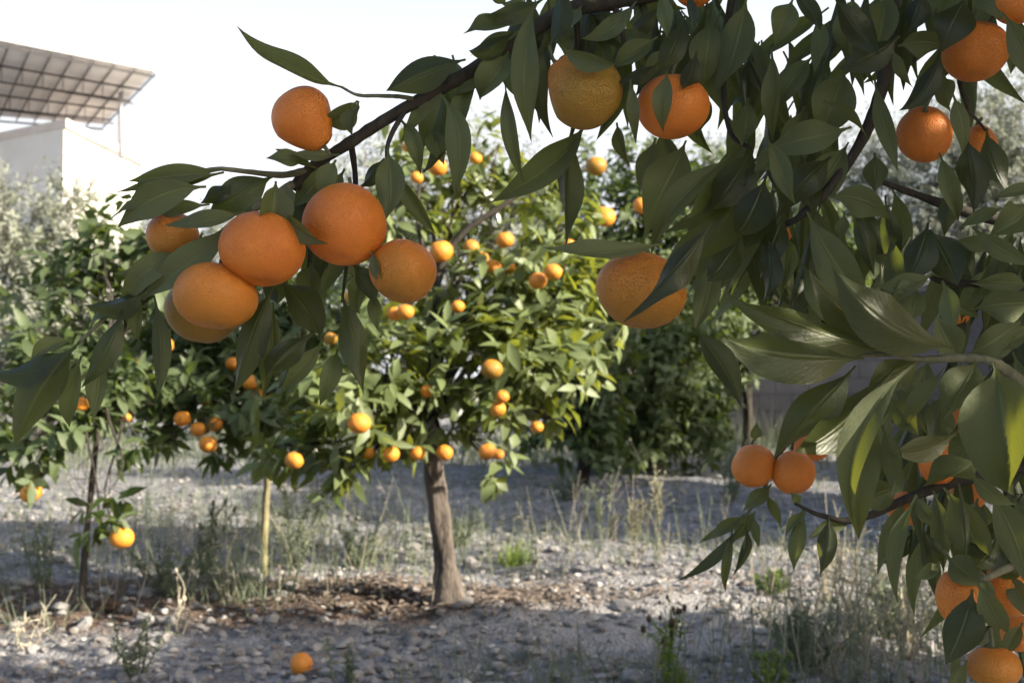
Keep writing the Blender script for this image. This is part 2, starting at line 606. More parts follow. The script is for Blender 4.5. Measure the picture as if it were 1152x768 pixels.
def rotz(v, a):
    c, s = math.cos(a), math.sin(a)
    return np.stack([v[:, 0] * c - v[:, 1] * s, v[:, 0] * s + v[:, 1] * c, v[:, 2]], -1)


rg = np.random.RandomState(5)
mb = MB()
for i in range(9000):
    y = 2.9 + 7 * rg.rand() ** 1.6
    x = rg.uniform(-.5, .5) * y * 1.0
    s = .0045 + .016 * rg.rand() ** 3.5
    lumpy = i > 6500
    if lumpy:
        s = rg.uniform(.010, .030) if i % 6 else rg.uniform(.028, .048)
    if rg.rand() < .02:
        s *= 1.7
    if rg.rand() < .5 * math.exp(-((x + .15) ** 2 / .9 + (y - 4.45) ** 2 / .15)):
        continue
    base, fc = ICO1 if s < .012 else ICO2
    v = rotz(rock_shape(base, rg) * s, rg.rand() * 6.3)
    mb.add(v + (x, y, H(x, y) + s * .2), None, fc, rg.uniform(0, .35) if lumpy else rg.rand() ** 1.6)
grav = mb.obj("gravel", STONE, smooth=False)
grav["kind"] = "stuff"
grav["label"] = "loose grey and whitish stones scattered over the ground"

mb = MB()
for i in range(3600):
    if i < 1500:
        x = rg.normal(-.2, .42); y = rg.normal(4.42, .14)
    else:
        y = 3.0 + 4.5 * rg.rand(); x = rg.uniform(-.5, .5) * y
    s = rg.uniform(.008, .024)
    n = 4
    t = np.linspace(0, 1, n + 1)
    wd = s * .45 * np.sin(np.pi * np.clip(t * .96 + .02, 0, 1)) ** .8
    curl = rg.uniform(-.6, .9) * s
    ax = np.stack([t * s * 2, 0 * t, curl * 4 * t * (1 - t) * .6 + .3 * s], -1)
    v = np.concatenate([ax + np.stack([0 * t, wd, wd * rg.uniform(-.2, .7)], -1), ax + np.stack([0 * t, -wd, wd * rg.uniform(-.2, .7)], -1)])
    v = rotz(v, rg.rand() * 6.3)
    f = [(q, q + 1, n + 2 + q, n + 1 + q) for q in range(n)]
    mb.add(v + (x, y, H(x, y) + rg.uniform(0, .006)), f, None, rg.rand())
lit = mb.obj("leaf_litter", LITTER)
lit["kind"] = "stuff"
lit["label"] = "brown dry leaves and crumbs of earth round the tree foot"

# ------------------------------------------------------------------ leaf builders
def prof(t):
    """half width of a citrus blade, 0..1 along its length"""
    t = np.clip(t, 0, 1)
    return np.sin(np.pi * t ** .86) ** 1.12


def leaf_arrays(p0, p1, p2, width, nrm, twist=0., fold=.2, wave=.06, seed=0, segs=14, half=4, petiole=.09, hook=0., curl=0.):
    """one detailed leaf: quadratic axis p0-p1-p2, blade normal nrm. -> verts, quads, uv"""
    rg = np.random.RandomState(seed)
    t = np.linspace(0, 1, segs + 1)
    P0, P1, P2 = [np.array(tuple(q), float) for q in (p0, p1, p2)]
    ax = ((1 - t) ** 2)[:, None] * P0 + (2 * t * (1 - t))[:, None] * P1 + (t ** 2)[:, None] * P2
    hk = np.array(tuple(nrm), float) * hook * np.linalg.norm(P2 - P0)
    ax = ax + hk[None] * (np.clip(t - .45, 0, 1) ** 2)[:, None]
    tan = np.gradient(ax, axis=0); tan /= np.linalg.norm(tan, axis=1)[:, None]
    L = np.linalg.norm(np.diff(ax, axis=0), axis=1).sum()
    n0 = np.array(tuple(nrm), float)
    s = np.linspace(-1, 1, 2 * half + 1)
    pw = np.maximum(prof((t - petiole) / (1 - petiole)), 0)
    asym = rg.uniform(-.08, .08)
    hw = width / 2 * pw
    hw = np.maximum(hw, np.where(t < .97, .0011, .0002))
    ph = rg.rand() * 6.3; fq = rg.uniform(5, 9)
    ph2 = rg.rand() * 6.3; fq2 = rg.uniform(7, 13)
    V = np.zeros((segs + 1, len(s), 3)); UV = np.zeros((segs + 1, len(s), 2))
    for i in range(segs + 1):
        n = n0 - tan[i] * (n0 @ tan[i]); n /= np.linalg.norm(n) + 1e-9
        b = np.cross(tan[i], n)
        a = twist * (t[i] - .3)
        n2 = n * math.cos(a) + b * math.sin(a)
        b2 = b * math.cos(a) - n * math.sin(a)
        cf = curl * max(0., t[i] - .55) / .45
        for j, q in enumerate(s):
            w = hw[i] * (1 + asym * (1 if q > 0 else -1))
            aq = abs(q)
            fo = fold * (1 + cf)
            lift = fo * aq * w - .35 * fo * aq * aq * w
            wv = wave * width * aq ** 1.7 * (math.sin(t[i] * fq + ph) * (1 if q > 0 else .6) + .5 * math.sin(t[i] * fq2 + ph2 + (q > 0) * 2.2)) * min(1, pw[i] * 1.2)
            V[i, j] = ax[i] + b2 * (q * w * (1 - .12 * fo * aq)) + n2 * (lift + wv)
            UV[i, j] = (t[i], .5 + .5 * q)
    m = len(s)
    i = np.arange(segs)[:, None] * m + np.arange(m - 1)[None, :]
    F = np.stack([i, i + m, i + m + 1, i + 1], -1).reshape(-1, 4)
    return V.reshape(-1, 3), F, UV.reshape(-1, 2)


def many_leaves(base, dirv, nrm, length, width, rnd, rg, segs=4, droop=.25, fold=.25):
    """vectorised simple leaves -> verts, quads, rnd, uv"""
    n = len(base)
    t = np.linspace(0, 1, segs + 1)
    hw = np.maximum(prof(np.clip((t - .08) / .92, 0, 1)), .06); hw[-1] = .02
    d = dirv / np.linalg.norm(dirv, axis=1)[:, None]
    nn = nrm - d * (nrm * d).sum(1)[:, None]; nn /= np.linalg.norm(nn, axis=1)[:, None] + 1e-9
    b = np.cross(d, nn)
    dr = (droop * (.3 + 1.2 * rg.rand(n)))[:, None, None] * length[:, None, None]
    ax = base[:, None, :] + d[:, None, :] * (length[:, None] * t)[..., None] - nn[:, None, :] * (dr * (t * t)[None, :, None])
    half = (width[:, None] * .5 * hw[None, :])[..., None]
    fo = (fold * rg.uniform(-.2, 1.6, n))[:, None, None]
    e1 = ax + b[:, None, :] * half + nn[:, None, :] * half * fo
    e2 = ax - b[:, None, :] * half + nn[:, None, :] * half * fo
    V = np.stack([e1, ax, e2], 2)                    # n, segs+1, 3, 3
    UV = np.zeros((n, segs + 1, 3, 2)); UV[..., 0] = t[None, :, None]; UV[..., 1] = np.array([1, .5, 0])[None, None, :]
    k = (segs + 1) * 3
    i = np.arange(segs)[:, None] * 3 + np.arange(2)[None, :]
    f = np.stack([i, i + 1, i + 4, i + 3], -1).reshape(-1, 4)
    F = (np.arange(n) * k)[:, None, None] + f[None]
    return V.reshape(-1, 3), F.reshape(-1, 4), np.repeat(rnd, k), UV.reshape(-1, 2)


def rosettes(clumps, per_m3, leaf_len, leaf_w, seed, per_twig=8, up=.35, shell=.45, twig_len=.13, segs=4, density_cap=100000, droop=.3):
    """leafy twigs spread through balls (x,y,z,r[,density]); returns leaves and the twigs' end points"""
    rg = np.random.RandomState(seed)
    B, D, Nn, Ln, Wd, Rn, twigs = [], [], [], [], [], [], []
    for cl in clumps:
        x, y, z, r = cl[:4]
        den = cl[4] if len(cl) > 4 else 1.
        vol = 4.19 * r ** 3
        nt_ = max(2, int(per_m3 * den * vol ** .85))
        for _ in range(nt_):
            q = rg.randn(3); q /= np.linalg.norm(q)
            rad = r * (shell + (1 - shell) * rg.rand()) if rg.rand() < .75 else r * rg.rand() ** .5
            c = np.array([x, y, z]) + q * rad * np.array([1, 1, .92])
            td = q + rg.randn(3) * .45 + np.array([0, 0, up]); td /= np.linalg.norm(td)
            tl = twig_len * rg.uniform(.5, 1.4)
            tone = rg.rand()
            twigs.append((c - td * tl * .8, c + td * tl * .6))
            for m in range(per_twig):
                u = (m + rg.rand()) / per_twig
                ang = m * 2.4 + rg.rand()
                side = np.cross(td, [.3, .2, .93]); side /= np.linalg.norm(side) + 1e-9
                s2 = np.cross(td, side)
                out_ = side * math.cos(ang) + s2 * math.sin(ang)
                dv = out_ * rg.uniform(.6, 1.1) + td * rg.uniform(.25, .9) + np.array([0, 0, -rg.uniform(.05, .55)])
                B.append(c + td * tl * (u - .4)); D.append(dv)
                Nn.append(td * .8 + np.array([0, 0, .6]) + rg.randn(3) * .35)
                Ln.append(leaf_len * rg.uniform(.55, 1.2)); Wd.append(leaf_w * rg.uniform(.65, 1.2))
                Rn.append(np.clip(tone * .6 + rg.rand() * .4, 0, 1))
    B, D, Nn, Ln, Wd, Rn = [np.array(q) for q in (B, D, Nn, Ln, Wd, Rn)]
    return many_leaves(B, D, Nn, Ln, Wd, Rn, rg, segs, droop), twigs


def crown_obj(parent, clumps, mat, name="crown", **kw):
    (V, F, Rn, UV), twigs = rosettes(clumps, **kw)
    return link(name, mesh_np(name, V, [F], [mat], {"rnd": Rn}, UV), parent), twigs


def pix_clumps(lst, d):
    """(px, py, radius px[, depth offset[, density]]) at depth d -> world balls"""
    out = []
    for q in lst:
        dd = d + (q[3] if len(q) > 3 else 0)
        p = W(q[0], q[1], dd)
        out.append((p.x, p.y, p.z, q[2] / FPX * dd, q[4] if len(q) > 4 else 1.))
    return out


def limbs(parent, start, clumps, mat, r0, seed, bend=.15, maxn=40):
    rg = np.random.RandomState(seed)
    s = np.array(tuple(start))
    for c in clumps[:maxn]:
        e = np.array(c[:3])
        L = np.linalg.norm(e - s)
        m1 = s + (e - s) * .35 + rg.randn(3) * bend * L * .4 + np.array([0, 0, .08 * L])
        m2 = s + (e - s) * .7 + rg.randn(3) * bend * L * .4
        b = MB()
        b.tube([s, m1, m2, e], [r0, r0 * .7, r0 * .45, r0 * .2], 7, bump=.12, seed=seed)
        for _ in range(5):                                # side twigs
            u = rg.uniform(.4, 1)
            p = s + (e - s) * u if u > .7 else m1 + (m2 - m1) * (u - .4) / .3
            q = e + rg.randn(3) * c[3] * .6
            b.tube([p, (p + q) / 2 + rg.randn(3) * .04, q], [r0 * .22, r0 * .16, r0 * .08], 5, bump=.1, seed=seed)
        b.obj("branch", mat, parent)


# ------------------------------------------------------------------ house with canopy, far back
hz = 5.9
corner = W(72, 143, 25.0)
lend = W(-260, 227, 33.0)
rend = W(158, 178, 29.5)
house = thing("house", "pale plastered house with a flat roof behind the olive trees", "house", (corner.x, corner.y, 0))
b = MB()


def wall_box(b, a, c, z0, z1, th=.3, inward=Vector((0, 1, 0))):
    a = Vector((a.x, a.y, 0)); c = Vector((c.x, c.y, 0))
    d = (c - a).normalized()
    n = Vector((-d.y, d.x, 0))
    if n.dot(inward) < 0:
        n = -n
    q = [a, c, c + n * th, a + n * th]
    v = [(p.x, p.y, z0) for p in q] + [(p.x, p.y, z1) for p in q]
    b.add(v, [(0, 3, 2, 1), (4, 5, 6, 7), (0, 1, 5, 4), (1, 2, 6, 5), (2, 3, 7, 6), (3, 0, 4, 7)])


back = rend + (lend - corner)
q = [corner, rend, back, lend]
v = [(p.x, p.y, 0) for p in q] + [(p.x, p.y, corner.z - .02) for p in q]
b.add(v, [(0, 1, 5, 4), (1, 2, 6, 5), (2, 3, 7, 6), (3, 0, 4, 7), (4, 5, 6, 7)])
b.obj("wall", PLASTER, house, smooth=False)
b = MB()
ctr = (corner + back) / 2
v = []
for z in (corner.z - .018, corner.z + .16):
    for p in q:
        o_ = (Vector((p.x, p.y, 0)) - Vector((ctr.x, ctr.y, 0))).normalized() * .12
        v.append((p.x + o_.x, p.y + o_.y, z))
b.add(v, [(0, 1, 5, 4), (1, 2, 6, 5), (2, 3, 7, 6), (3, 0, 4, 7), (4, 5, 6, 7), (3, 2, 1, 0)])
b.obj("roof", TRIM, house, smooth=False)
NR, NL, FR, FL = W(174, 80, 25.2), W(-170, 11, 23.0), W(116, 140, 30.0), W(-170, 118, 28.0)


def quadpt(u, v_, dz=0.):
    p = (NL * (1 - u) + NR * u) * (1 - v_) + (FL * (1 - u) + FR * u) * v_
    return Vector((p.x, p.y, p.z + dz))


b = MB()
g = 12
v = [tuple(quadpt(i / g, j / g, dz)) for dz in (0, .05) for j in range(g + 1) for i in range(g + 1)]
f = []
k = (g + 1) ** 2
for j in range(g):
    for i in range(g):
        a = j * (g + 1) + i
        f.append((a, a + g + 1, a + g + 2, a + 1)); f.append((k + a, k + a + 1, k + a + g + 2, k + a + g + 1))
for i in range(g):
    f.append((i, i + 1, k + i + 1, k + i)); a = g * (g + 1) + i; f.append((a, k + a, k + a + 1, a + 1))
    a = i * (g + 1); f.append((a, k + a, k + a + g + 1, a + g + 1)); a += g; f.append((a, a + g + 1, k + a + g + 1, k + a))
b.add(v, f)
canopy = b.obj("canopy_roof", SHEET, house, smooth=False)
b = MB()
for i in range(0, 15):
    u = i / 14
    b.tube([quadpt(u, 0, -.07), quadpt(u, 1, -.07)], [.02, .02], 4, smooth=1)
for vv in (0.0, .22, .42, .6, .8, 1.0):
    b.tube([quadpt(0, vv, -.12), quadpt(1, vv, -.12)], [.028, .028], 4, smooth=1)
for vv in (.22, .6):                                   # light trusses: lower chord and webs
    b.tube([quadpt(0, vv, -.45), quadpt(.97, vv, -.45)], [.02, .02], 4, smooth=1)
    for i in range(14):
        b.tube([quadpt(i / 14, vv, -.14), quadpt((i + .0) / 14, vv, -.45)], [.012, .012], 4, smooth=1)
b.obj("canopy_frame", STEEL, house, smooth=False)
pt = W(136, 92, 27.0)
b = MB()
b.tube([(pt.x, pt.y, 5.6), (pt.x, pt.y, pt.z + .2)], [.05, .05], 8, smooth=1)
b.obj("post", WHITE_METAL, house)
b = MB()
pb = quadpt(.2, .9)
b.tube([(pb.x, pb.y, 5.6), (pb.x, pb.y, pb.z)], [.06, .06], 8, smooth=1)
b.obj("post", WHITE_METAL, house)

# ------------------------------------------------------------------ block wall behind, to the right
wl = thing("block_wall", "low grey block wall behind the orchard trees", "wall", (W(760, 420, 14.5).x, 14.5, 0))
b = MB()
x0, x1 = W(700, 420, 14.5).x, 12.0
zt = W(880, 329, 14.5).z
for row in range(9):
    z0 = row * zt / 9
    off = (row % 2) * .2
    x = x0 - off
    while x < x1:
        ww = .40
        b.box((x + ww / 2, 14.5 + random.Random(int(x * 100) + row).uniform(-.006, .006), z0 + zt / 18), (ww - .006, .2, zt / 9 - .006), rnd=.5)
        x += ww
b.box(((x0 + x1) / 2, 14.53, zt / 2 - .03), (x1 - x0 - .5, .14, zt - .06))
b.obj("wall_blocks", WALLMAT, wl, smooth=False)
b = MB()
b.box(((x0 + x1) / 2, 14.5, zt + .035), (x1 - x0 + .1, .28, .07))
b.obj("coping", WALLMAT, wl, smooth=False)

# ------------------------------------------------------------------ olive trees far back
def olive(label, base, clumps, d, seed, dens, fork=1.2, ll=.085, lw=.026):
    cl = pix_clumps(clumps, d)
    t = thing("olive_tree", label, "olive tree", (base[0], base[1], 0), "grey olive trees behind the orchard")
    fk = Vector((base[0] + .1, base[1], fork))
    b = MB()
    b.tube([(base[0], base[1], -.05), (base[0] + .12, base[1], fork * .5), fk], [.17, .13, .11], 9, bump=.25, seed=seed)
    b.obj("trunk", OLIVE_BARK, t)
    limbs(t, fk, cl, OLIVE_BARK, .05, seed, .2)
    crown_obj(t, cl, OLIVE, per_m3=dens * 2.6, leaf_len=ll, leaf_w=lw, seed=seed, per_twig=16, up=.6, shell=.25, twig_len=.34, segs=2, droop=.1)
    return t


olive("pale grey olive tree in front of the house wall", (W(40, 420, 13).x, 13.0),
      [(20, 270, 75), (90, 280, 75), (-50, 260, 80), (60, 350, 85), (-40, 370, 90), (130, 350, 70), (10, 430, 80), (100, 430, 70), (-20, 215, 40), (85, 225, 38)], 13.0, 41, 70)
olive("grey olive tree beyond the tall limb of the stout trunked tree", (W(230, 420, 15.5).x, 15.5),
      [(200, 300, 70), (270, 270, 60), (250, 350, 70), (330, 290, 60), (330, 370, 70), (190, 390, 70), (280, 430, 70)], 15.5, 42, 55)
olive("thin silvery olive tree whose bare shoots rise behind the sunlit mandarin crown", (W(450, 420, 16.0).x, 16.0),
      [(420, 190, 60, 0, .5), (500, 160, 60, 0, .45), (560, 190, 60, 0, .5), (480, 240, 80), (390, 260, 70), (570, 270, 80), (440, 340, 80), (540, 360, 80), (610, 220, 50), (380, 400, 70), (620, 330, 70)], 16.0, 43, 50)
olive("grey olive tree just over the block wall, lower of the two there", (W(920, 420, 17.0).x, 17.0),
      [(880, 250, 75), (950, 230, 80), (930, 310, 80), (860, 330, 60), (1000, 300, 70), (840, 200, 60), (790, 220, 70), (990, 180, 60)], 17.0, 44, 55)
olive("tall hazy olive tree over the block wall behind the two small hanging mandarins", (W(1110, 420, 16.0).x, 16.0),
      [(1060, 180, 70), (1130, 160, 80), (1100, 240, 90), (1180, 230, 90), (1040, 270, 70), (1130, 310, 80), (1210, 150, 80), (1060, 130, 36), (1120, 105, 34)], 16.0, 45, 60)


# ------------------------------------------------------------------ orchard trees
FRUIT_POINTS = []


def orchard_tree(label, base, path, rads, clumps, mat, seed, dens, trunk_mat=TRUNK, ll=.085, lw=.036, limb_r=.014, fork=None, cat="mandarin tree", group="mandarin trees of the orchard", name="mandarin_tree", **kw):
    t = thing(name, label, cat, (base[0], base[1], base[2]), group)
    b = MB()
    b.tube(path, rads, 16, bump=.24, seed=seed, smooth=5)
    b.obj("trunk", trunk_mat, t)
    limbs(t, fork if fork is not None else path[-1], clumps, BARK, limb_r, seed)
    a = dict(per_m3=dens, leaf_len=ll, leaf_w=lw, seed=seed, per_twig=8, up=.4, shell=.45, twig_len=.10)
    a.update(kw)
    cr, twigs = crown_obj(t, clumps, mat, **a)
    return t


# the tree with the stout trunk in the middle
bm_ = G(506, 680)
DM = bm_.y
mid_clumps = pix_clumps([
    (560, 330, 56, -.1), (610, 350, 62, -.15), (650, 385, 44, -.2), (540, 400, 56, -.35), (590, 420, 62, -.3), (600, 290, 40, 0), (560, 470, 38, -.35),
    (450, 345, 46, -.1), (435, 410, 54, -.35), (400, 450, 52, -.45), (350, 500, 40, -.4), (390, 530, 24, -.4), (470, 460, 44, -.25, .8), (430, 500, 34, -.4),
    (555, 515, 26, -.45, .8), (500, 495, 26, -.2, .7), (520, 230, 42, .2), (470, 200, 40, .2), (590, 220, 36, .15), (640, 250, 34, .1), (560, 165, 30, .2, .8), (450, 260, 44, .1, .8), (420, 310, 34, .1), (530, 285, 30, .1, .8), (620, 470, 26, -.3, .7), (505, 150, 24, .25, .7), (660, 320, 34, -.1), (372, 515, 26, -.45), (330, 478, 32, -.25), (300, 505, 20, -.2), (340, 430, 36, -.2)], DM)
tp = [bm_ + Vector((0, 0, -.05)), bm_ + Vector((0, 0, .05)), W(501, 628, DM - .02), W(492, 550, DM - .04), W(482, 480, DM - .05)]
mid_fork = W(480, 470, DM - .05)
mid_tree = orchard_tree("sunlit mandarin tree with a stout grey trunk standing on bare brown earth", bm_, tp + [mid_fork], [.078, .054, .038, .036, .031, .029], mid_clumps, LEAF_BACK, 11, 820, fork=mid_fork, ll=.092, lw=.037)
b = MB()
b.tube([mid_fork, W(487, 400, DM - .02), W(490, 320, DM), W(515, 268, DM + .02), W(560, 235, DM + .03), W(612, 203, DM + .05), W(660, 190, DM + .08)], [.022, .017, .014, .012, .010, .007, .003], 8, bump=.12, seed=2)
b.tube([W(490, 320, DM), W(470, 250, DM + .03), W(476, 170, DM + .08)], [.011, .008, .004], 7, bump=.12, seed=3)
b.obj("branch", BARK, mid_tree)

# dense dark tree behind, right of it
bd = G(735, 529)
dk = pix_clumps([(730, 300, 70), (700, 360, 70, -.3), (770, 350, 66, -.3), (730, 420, 70, -.5), (790, 420, 44, -.2), (680, 430, 48, -.4), (730, 475, 52, -.5), (735, 502, 44, -.6), (690, 500, 34, -.5), (785, 497, 34, -.5), (780, 470, 44, -.4), (690, 250, 56), (760, 240, 60), (720, 190, 44, .2), (800, 290, 40), (670, 480, 34, -.4), (640, 300, 40, .3), (800, 200, 40, .2), (650, 200, 40, .4), (840, 250, 34, .2)], bd.y)
orchard_tree("dense dark bushy mandarin tree behind, its leaves hanging almost to the ground", bd, [bd + Vector((0, 0, -.05)), bd + Vector((.02, 0, .3)), bd + Vector((.03, 0, .8))], [.09, .075, .06], dk, LEAF_DARK, 12, 210, ll=.115, lw=.05, limb_r=.03, twig_len=.2, per_twig=9)

for lab, px, py, d_, cl_, sd_ in (
    ("dark bushy mandarin tree between the sunlit crown and the rounder dense one", 655, 540, 9.2, [(650, 330, 60), (630, 400, 56), (670, 400, 60), (650, 450, 50), (690, 340, 50), (615, 460, 36), (670, 480, 36), (640, 270, 46), (600, 430, 36), (640, 492, 32, -.2), (675, 502, 30, -.2), (610, 480, 26)], 15),
    ("dark mandarin tree close before the block wall, its crown half behind the near hanging leaves", 838, 516, 12.2, [(840, 300, 60), (800, 340, 60), (880, 280, 56), (830, 250, 56), (790, 400, 46), (770, 440, 40), (900, 330, 30), (815, 430, 34), (925, 270, 50), (870, 360, 38), (905, 372, 40), (930, 330, 44), (790, 480, 30), (960, 310, 36)], 16)):
    q_ = W(px, 420, d_)
    orchard_tree(lab, Vector((q_.x, q_.y, 0)), [(q_.x, q_.y, -.05), (q_.x + .03, q_.y, .4), (q_.x, q_.y, .9)], [.05, .045, .04], pix_clumps(cl_, d_), LEAF_DARK, sd_, 190, trunk_mat=BARK, ll=.12, lw=.052, limb_r=.028, twig_len=.2, per_twig=9)

# slender pale trunk, tree behind the fruit cluster
bl = G(297, 645)
lt = pix_clumps([(250, 400, 50), (180, 410, 44, .1), (310, 420, 40), (345, 400, 40, .1), (230, 450, 40, -.1), (180, 460, 36, -.1), (280, 470, 34, -.1), (350, 450, 30, -.1), (240, 500, 24, -.15), (330, 490, 24, -.1), (240, 340, 46, .1), (310, 340, 44, .1), (180, 350, 36, .2), (370, 340, 40, .2), (390, 390, 34, .2), (280, 300, 30, .3), (205, 430, 44, -.2), (150, 440, 40), (300, 450, 42, -.15), (260, 470, 40, -.3), (215, 380, 46, .1), (140, 390, 40, .2), (340, 370, 44), (170, 500, 26, -.2), (300, 510, 20, -.2)], bl.y)
orchard_tree("shaded mandarin tree with a slender pale trunk behind the hanging fruit cluster", bl, [bl + Vector((0, 0, -.04)), W(298, 590, bl.y), W(302, 520, bl.y), W(303, 450, bl.y)], [.016, .0135, .0125, .012], lt, LEAF_DARK, 13, 700, trunk_mat=PALE_BARK, limb_r=.011)

# young tree at the left
bs = G(92, 692)
sp_ = pix_clumps([(130, 290, 42, .3), (60, 310, 28, .3), (120, 350, 40, .2), (45, 390, 36, .1), (170, 270, 26, .3), (100, 410, 34), (20, 470, 36, -.1), (95, 470, 24), (165, 500, 26, -.1), (40, 520, 22, -.1), (118, 560, 22, -.25), (105, 590, 12, -.3, .7), (110, 245, 22, .35), (165, 340, 32, .25), (150, 430, 34, .1), (20, 340, 20, .3), (150, 235, 18, .35), (60, 440, 28), (75, 350, 34, .2), (20, 420, 34), (70, 490, 34, -.1), (130, 450, 34), (15, 510, 28, -.1), (100, 300, 34, .3), (175, 310, 34, .3), (35, 545, 12, -.12), (128, 590, 12, -.28)], bs.y)
orchard_tree("young dark stemmed mandarin tree with thin open foliage beside a brown clod", bs, [bs + Vector((0, 0, -.04)), W(94, 640, bs.y), W(98, 595, bs.y), W(108, 500, bs.y), W(115, 430, bs.y)], [.014, .012, .011, .010, .008], sp_, LEAF_DARK, 14, 900, limb_r=.007, trunk_mat=BARK, per_twig=7)

# neighbours of the row to the right, outside the picture: they throw the shade on the ground
for i, (x, y, r, hh) in enumerate(((2.5, 1.9, .9, 2.7), (2.9, 2.45, .72, 2.3), (4.2, 5.6, 1.1, 3.5), (5.3, 6.9, 1.35, 4.4), (6.0, 9.2, 1.2, 3.4), (8.0, 12.4, 1.6, 4.6), (3.75, 3.65, .65, 4.2))):
    cl = []
    rr = random.Random(60 + i)
    for _ in range(13):
        a = rr.uniform(0, 6.28); q = r * .6 * math.sqrt(rr.random())
        cl.append((x + q * math.cos(a), y + q * math.sin(a), rr.uniform(.4 if i < 6 else 2.6, hh - r * .45), r * .5))  # last tree is added, its crown raised to shade the slender pale trunk's tree
    orchard_tree(["mandarin tree beyond the right edge nearest the stony bank", "mandarin tree beyond the right edge level with the stout trunk", "mandarin tree beyond the right edge past the stout trunk", "mandarin tree beyond the right edge short of the block wall", "large mandarin tree beyond the right edge beside the block wall", "mandarin tree beyond the right edge at the end of the far row", "unseen slender tree added beyond the right edge for its high shade"][i],
                 (x, y, 0), [(x, y, -.05), (x, y, .35), (x + .03, y, .8 if i < 6 else 2.7)], [.07, .06, .05], cl, LEAF_DARK, 70 + i, 260, ll=.13, lw=.06, limb_r=.02, per_twig=9, twig_len=.15)

# ------------------------------------------------------------------ the near tree: trunk, branches, leaves
BX, BY = 1.55, 1.05
near = thing("mandarin_tree", "near mandarin tree whose leafy fruiting branches hang across the top and right side", "mandarin tree", (BX, BY, 0), "mandarin trees of the orchard")
b = MB()
b.tube([(BX, BY, -.05), (BX, BY, .35), (BX - .04, BY - .02, .75), (BX - .02, BY, 1.15)], [.085, .07, .062, .05], 16, bump=.15, seed=4, smooth=5)
b.obj("trunk", TRUNK, near)
JL = Vector((BX - .04, BY, .8)); JH = Vector((BX - .02, BY, 1.1))


def branch(pts, r0, r1, mat=BARK, start=None, sides=9, seed=1, bump=.14, nodes=True):
    P = ([start] if start is not None else []) + [W(*q) for q in pts]
    rr = list(np.linspace(r0, r1, len(P)))
    b = MB()
    b.tube(P, rr, sides, bump=bump, seed=seed, smooth=6)
    return b.obj("branch", mat, near)


branch([(1150, -160, 1.08), (950, -80, 1.06), (800, -25, 1.05), (700, 0, 1.04), (640, 12, 1.03), (590, 40, 1.03), (540, 74, 1.02), (480, 108, 1.02), (430, 137, 1.02), (385, 166, 1.02), (350, 188, 1.03), (328, 212, 1.03)], .0092, .0038, start=JH, seed=3)
branch([(330, 208, 1.03), (290, 232, 1.02), (250, 262, 1.02), (212, 292, 1.02), (165, 322, 1.01), (125, 352, 1.0), (88, 386, 1.0)], .004, .0014, TWIG_GREEN, seed=5)
branch([(345, 192, 1.03), (318, 197, 1.02), (285, 194, 1.01), (250, 190, 1.0), (232, 191, 1.0)], .0032, .0013, TWIG_GREEN, seed=6)
branch([(472, 113, 1.02), (450, 109, 1.01), (425, 108, 1.0), (402, 107, 1.0), (384, 98, 1.0)], .0022, .0010, TWIG_GREEN, seed=7)
branch([(455, 125, 1.02), (441, 150, 1.01), (435, 172, 1.01), (439, 198, 1.01)], .0026, .0012, seed=8)
branch([(335, 205, 1.04), (350, 250, 1.06), (348, 310, 1.06), (352, 375, 1.05)], .0035, .0013, seed=9)
branch([(395, 160, 1.04), (400, 210, 1.06), (392, 280, 1.06), (385, 340, 1.05)], .003, .0012, seed=10)
branch([(830, -35, 1.06), (816, 40, 1.06), (814, 100, 1.05), (822, 150, 1.04), (846, 168, 1.03)], .0038, .0016, seed=11)
branch([(690, 2, 1.04), (702, 50, 1.03), (690, 75, 1.03)], .003, .0015, seed=12)
branch([(648, 8, 1.03), (650, 70, 1.06), (648, 130, 1.07), (640, 160, 1.08)], .003, .0014, seed=13)
branch([(1010, -110, 1.07), (1004, -20, 1.05), (998, 60, 1.04), (985, 120, 1.03), (962, 170, 1.02), (930, 215, 1.01), (900, 243, 1.01), (878, 256, 1.02)], .0085, .0024, start=JH, seed=14, bump=.2)
branch([(1330, 330, 1.1), (1190, 262, 1.06), (1100, 242, 1.05), (1032, 219, 1.05), (990, 204, 1.05)], .009, .002, start=JL, seed=15)
branch([(1180, -60, 1.06), (1120, 10, 1.06), (1085, 60, 1.06), (1080, 92, 1.06), (1089, 122, 1.07), (1086, 140, 1.07)], .005, .0014, start=JH, seed=16)
branch([(1089, 124, 1.07), (1100, 136, 1.08), (1110, 148, 1.09)], .0016, .0012, seed=17)
branch([(1330, 560, .97), (1210, 480, .9), (1150, 430, .87), (1118, 407, .86), (1085, 402, .86), (1040, 404, .86), (1000, 398, .86), (945, 402, .86)], .0055, .0014, TWIG_GREEN, start=JL, seed=18, bump=.35)
branch([(1330, 600, 1.1), (1180, 530, 1.02), (1100, 536, 1.0), (1030, 557, 1.0), (965, 584, 1.0), (925, 580, 1.0), (894, 566, 1.0)], .008, .0012, start=JL, seed=19)
branch([(1180, 530, 1.02), (1050, 455, 1.12), (985, 455, 1.2), (915, 482, 1.28), (880, 505, 1.32), (858, 552, 1.34), (836, 584, 1.34)], .006, .0013, TWIG_GREEN, seed=20)
branch([(1330, 640, 1.05), (1220, 610, .98), (1150, 632, .93), (1105, 652, .9)], .007, .0022, TWIG_GREEN, start=JL, seed=21)
branch([(1330, 400, 1.1), (1200, 330, 1.02), (1120, 322, 1.0), (1060, 316, 1.0), (1045, 310, 1.0)], .007, .0018, start=JL, seed=22)

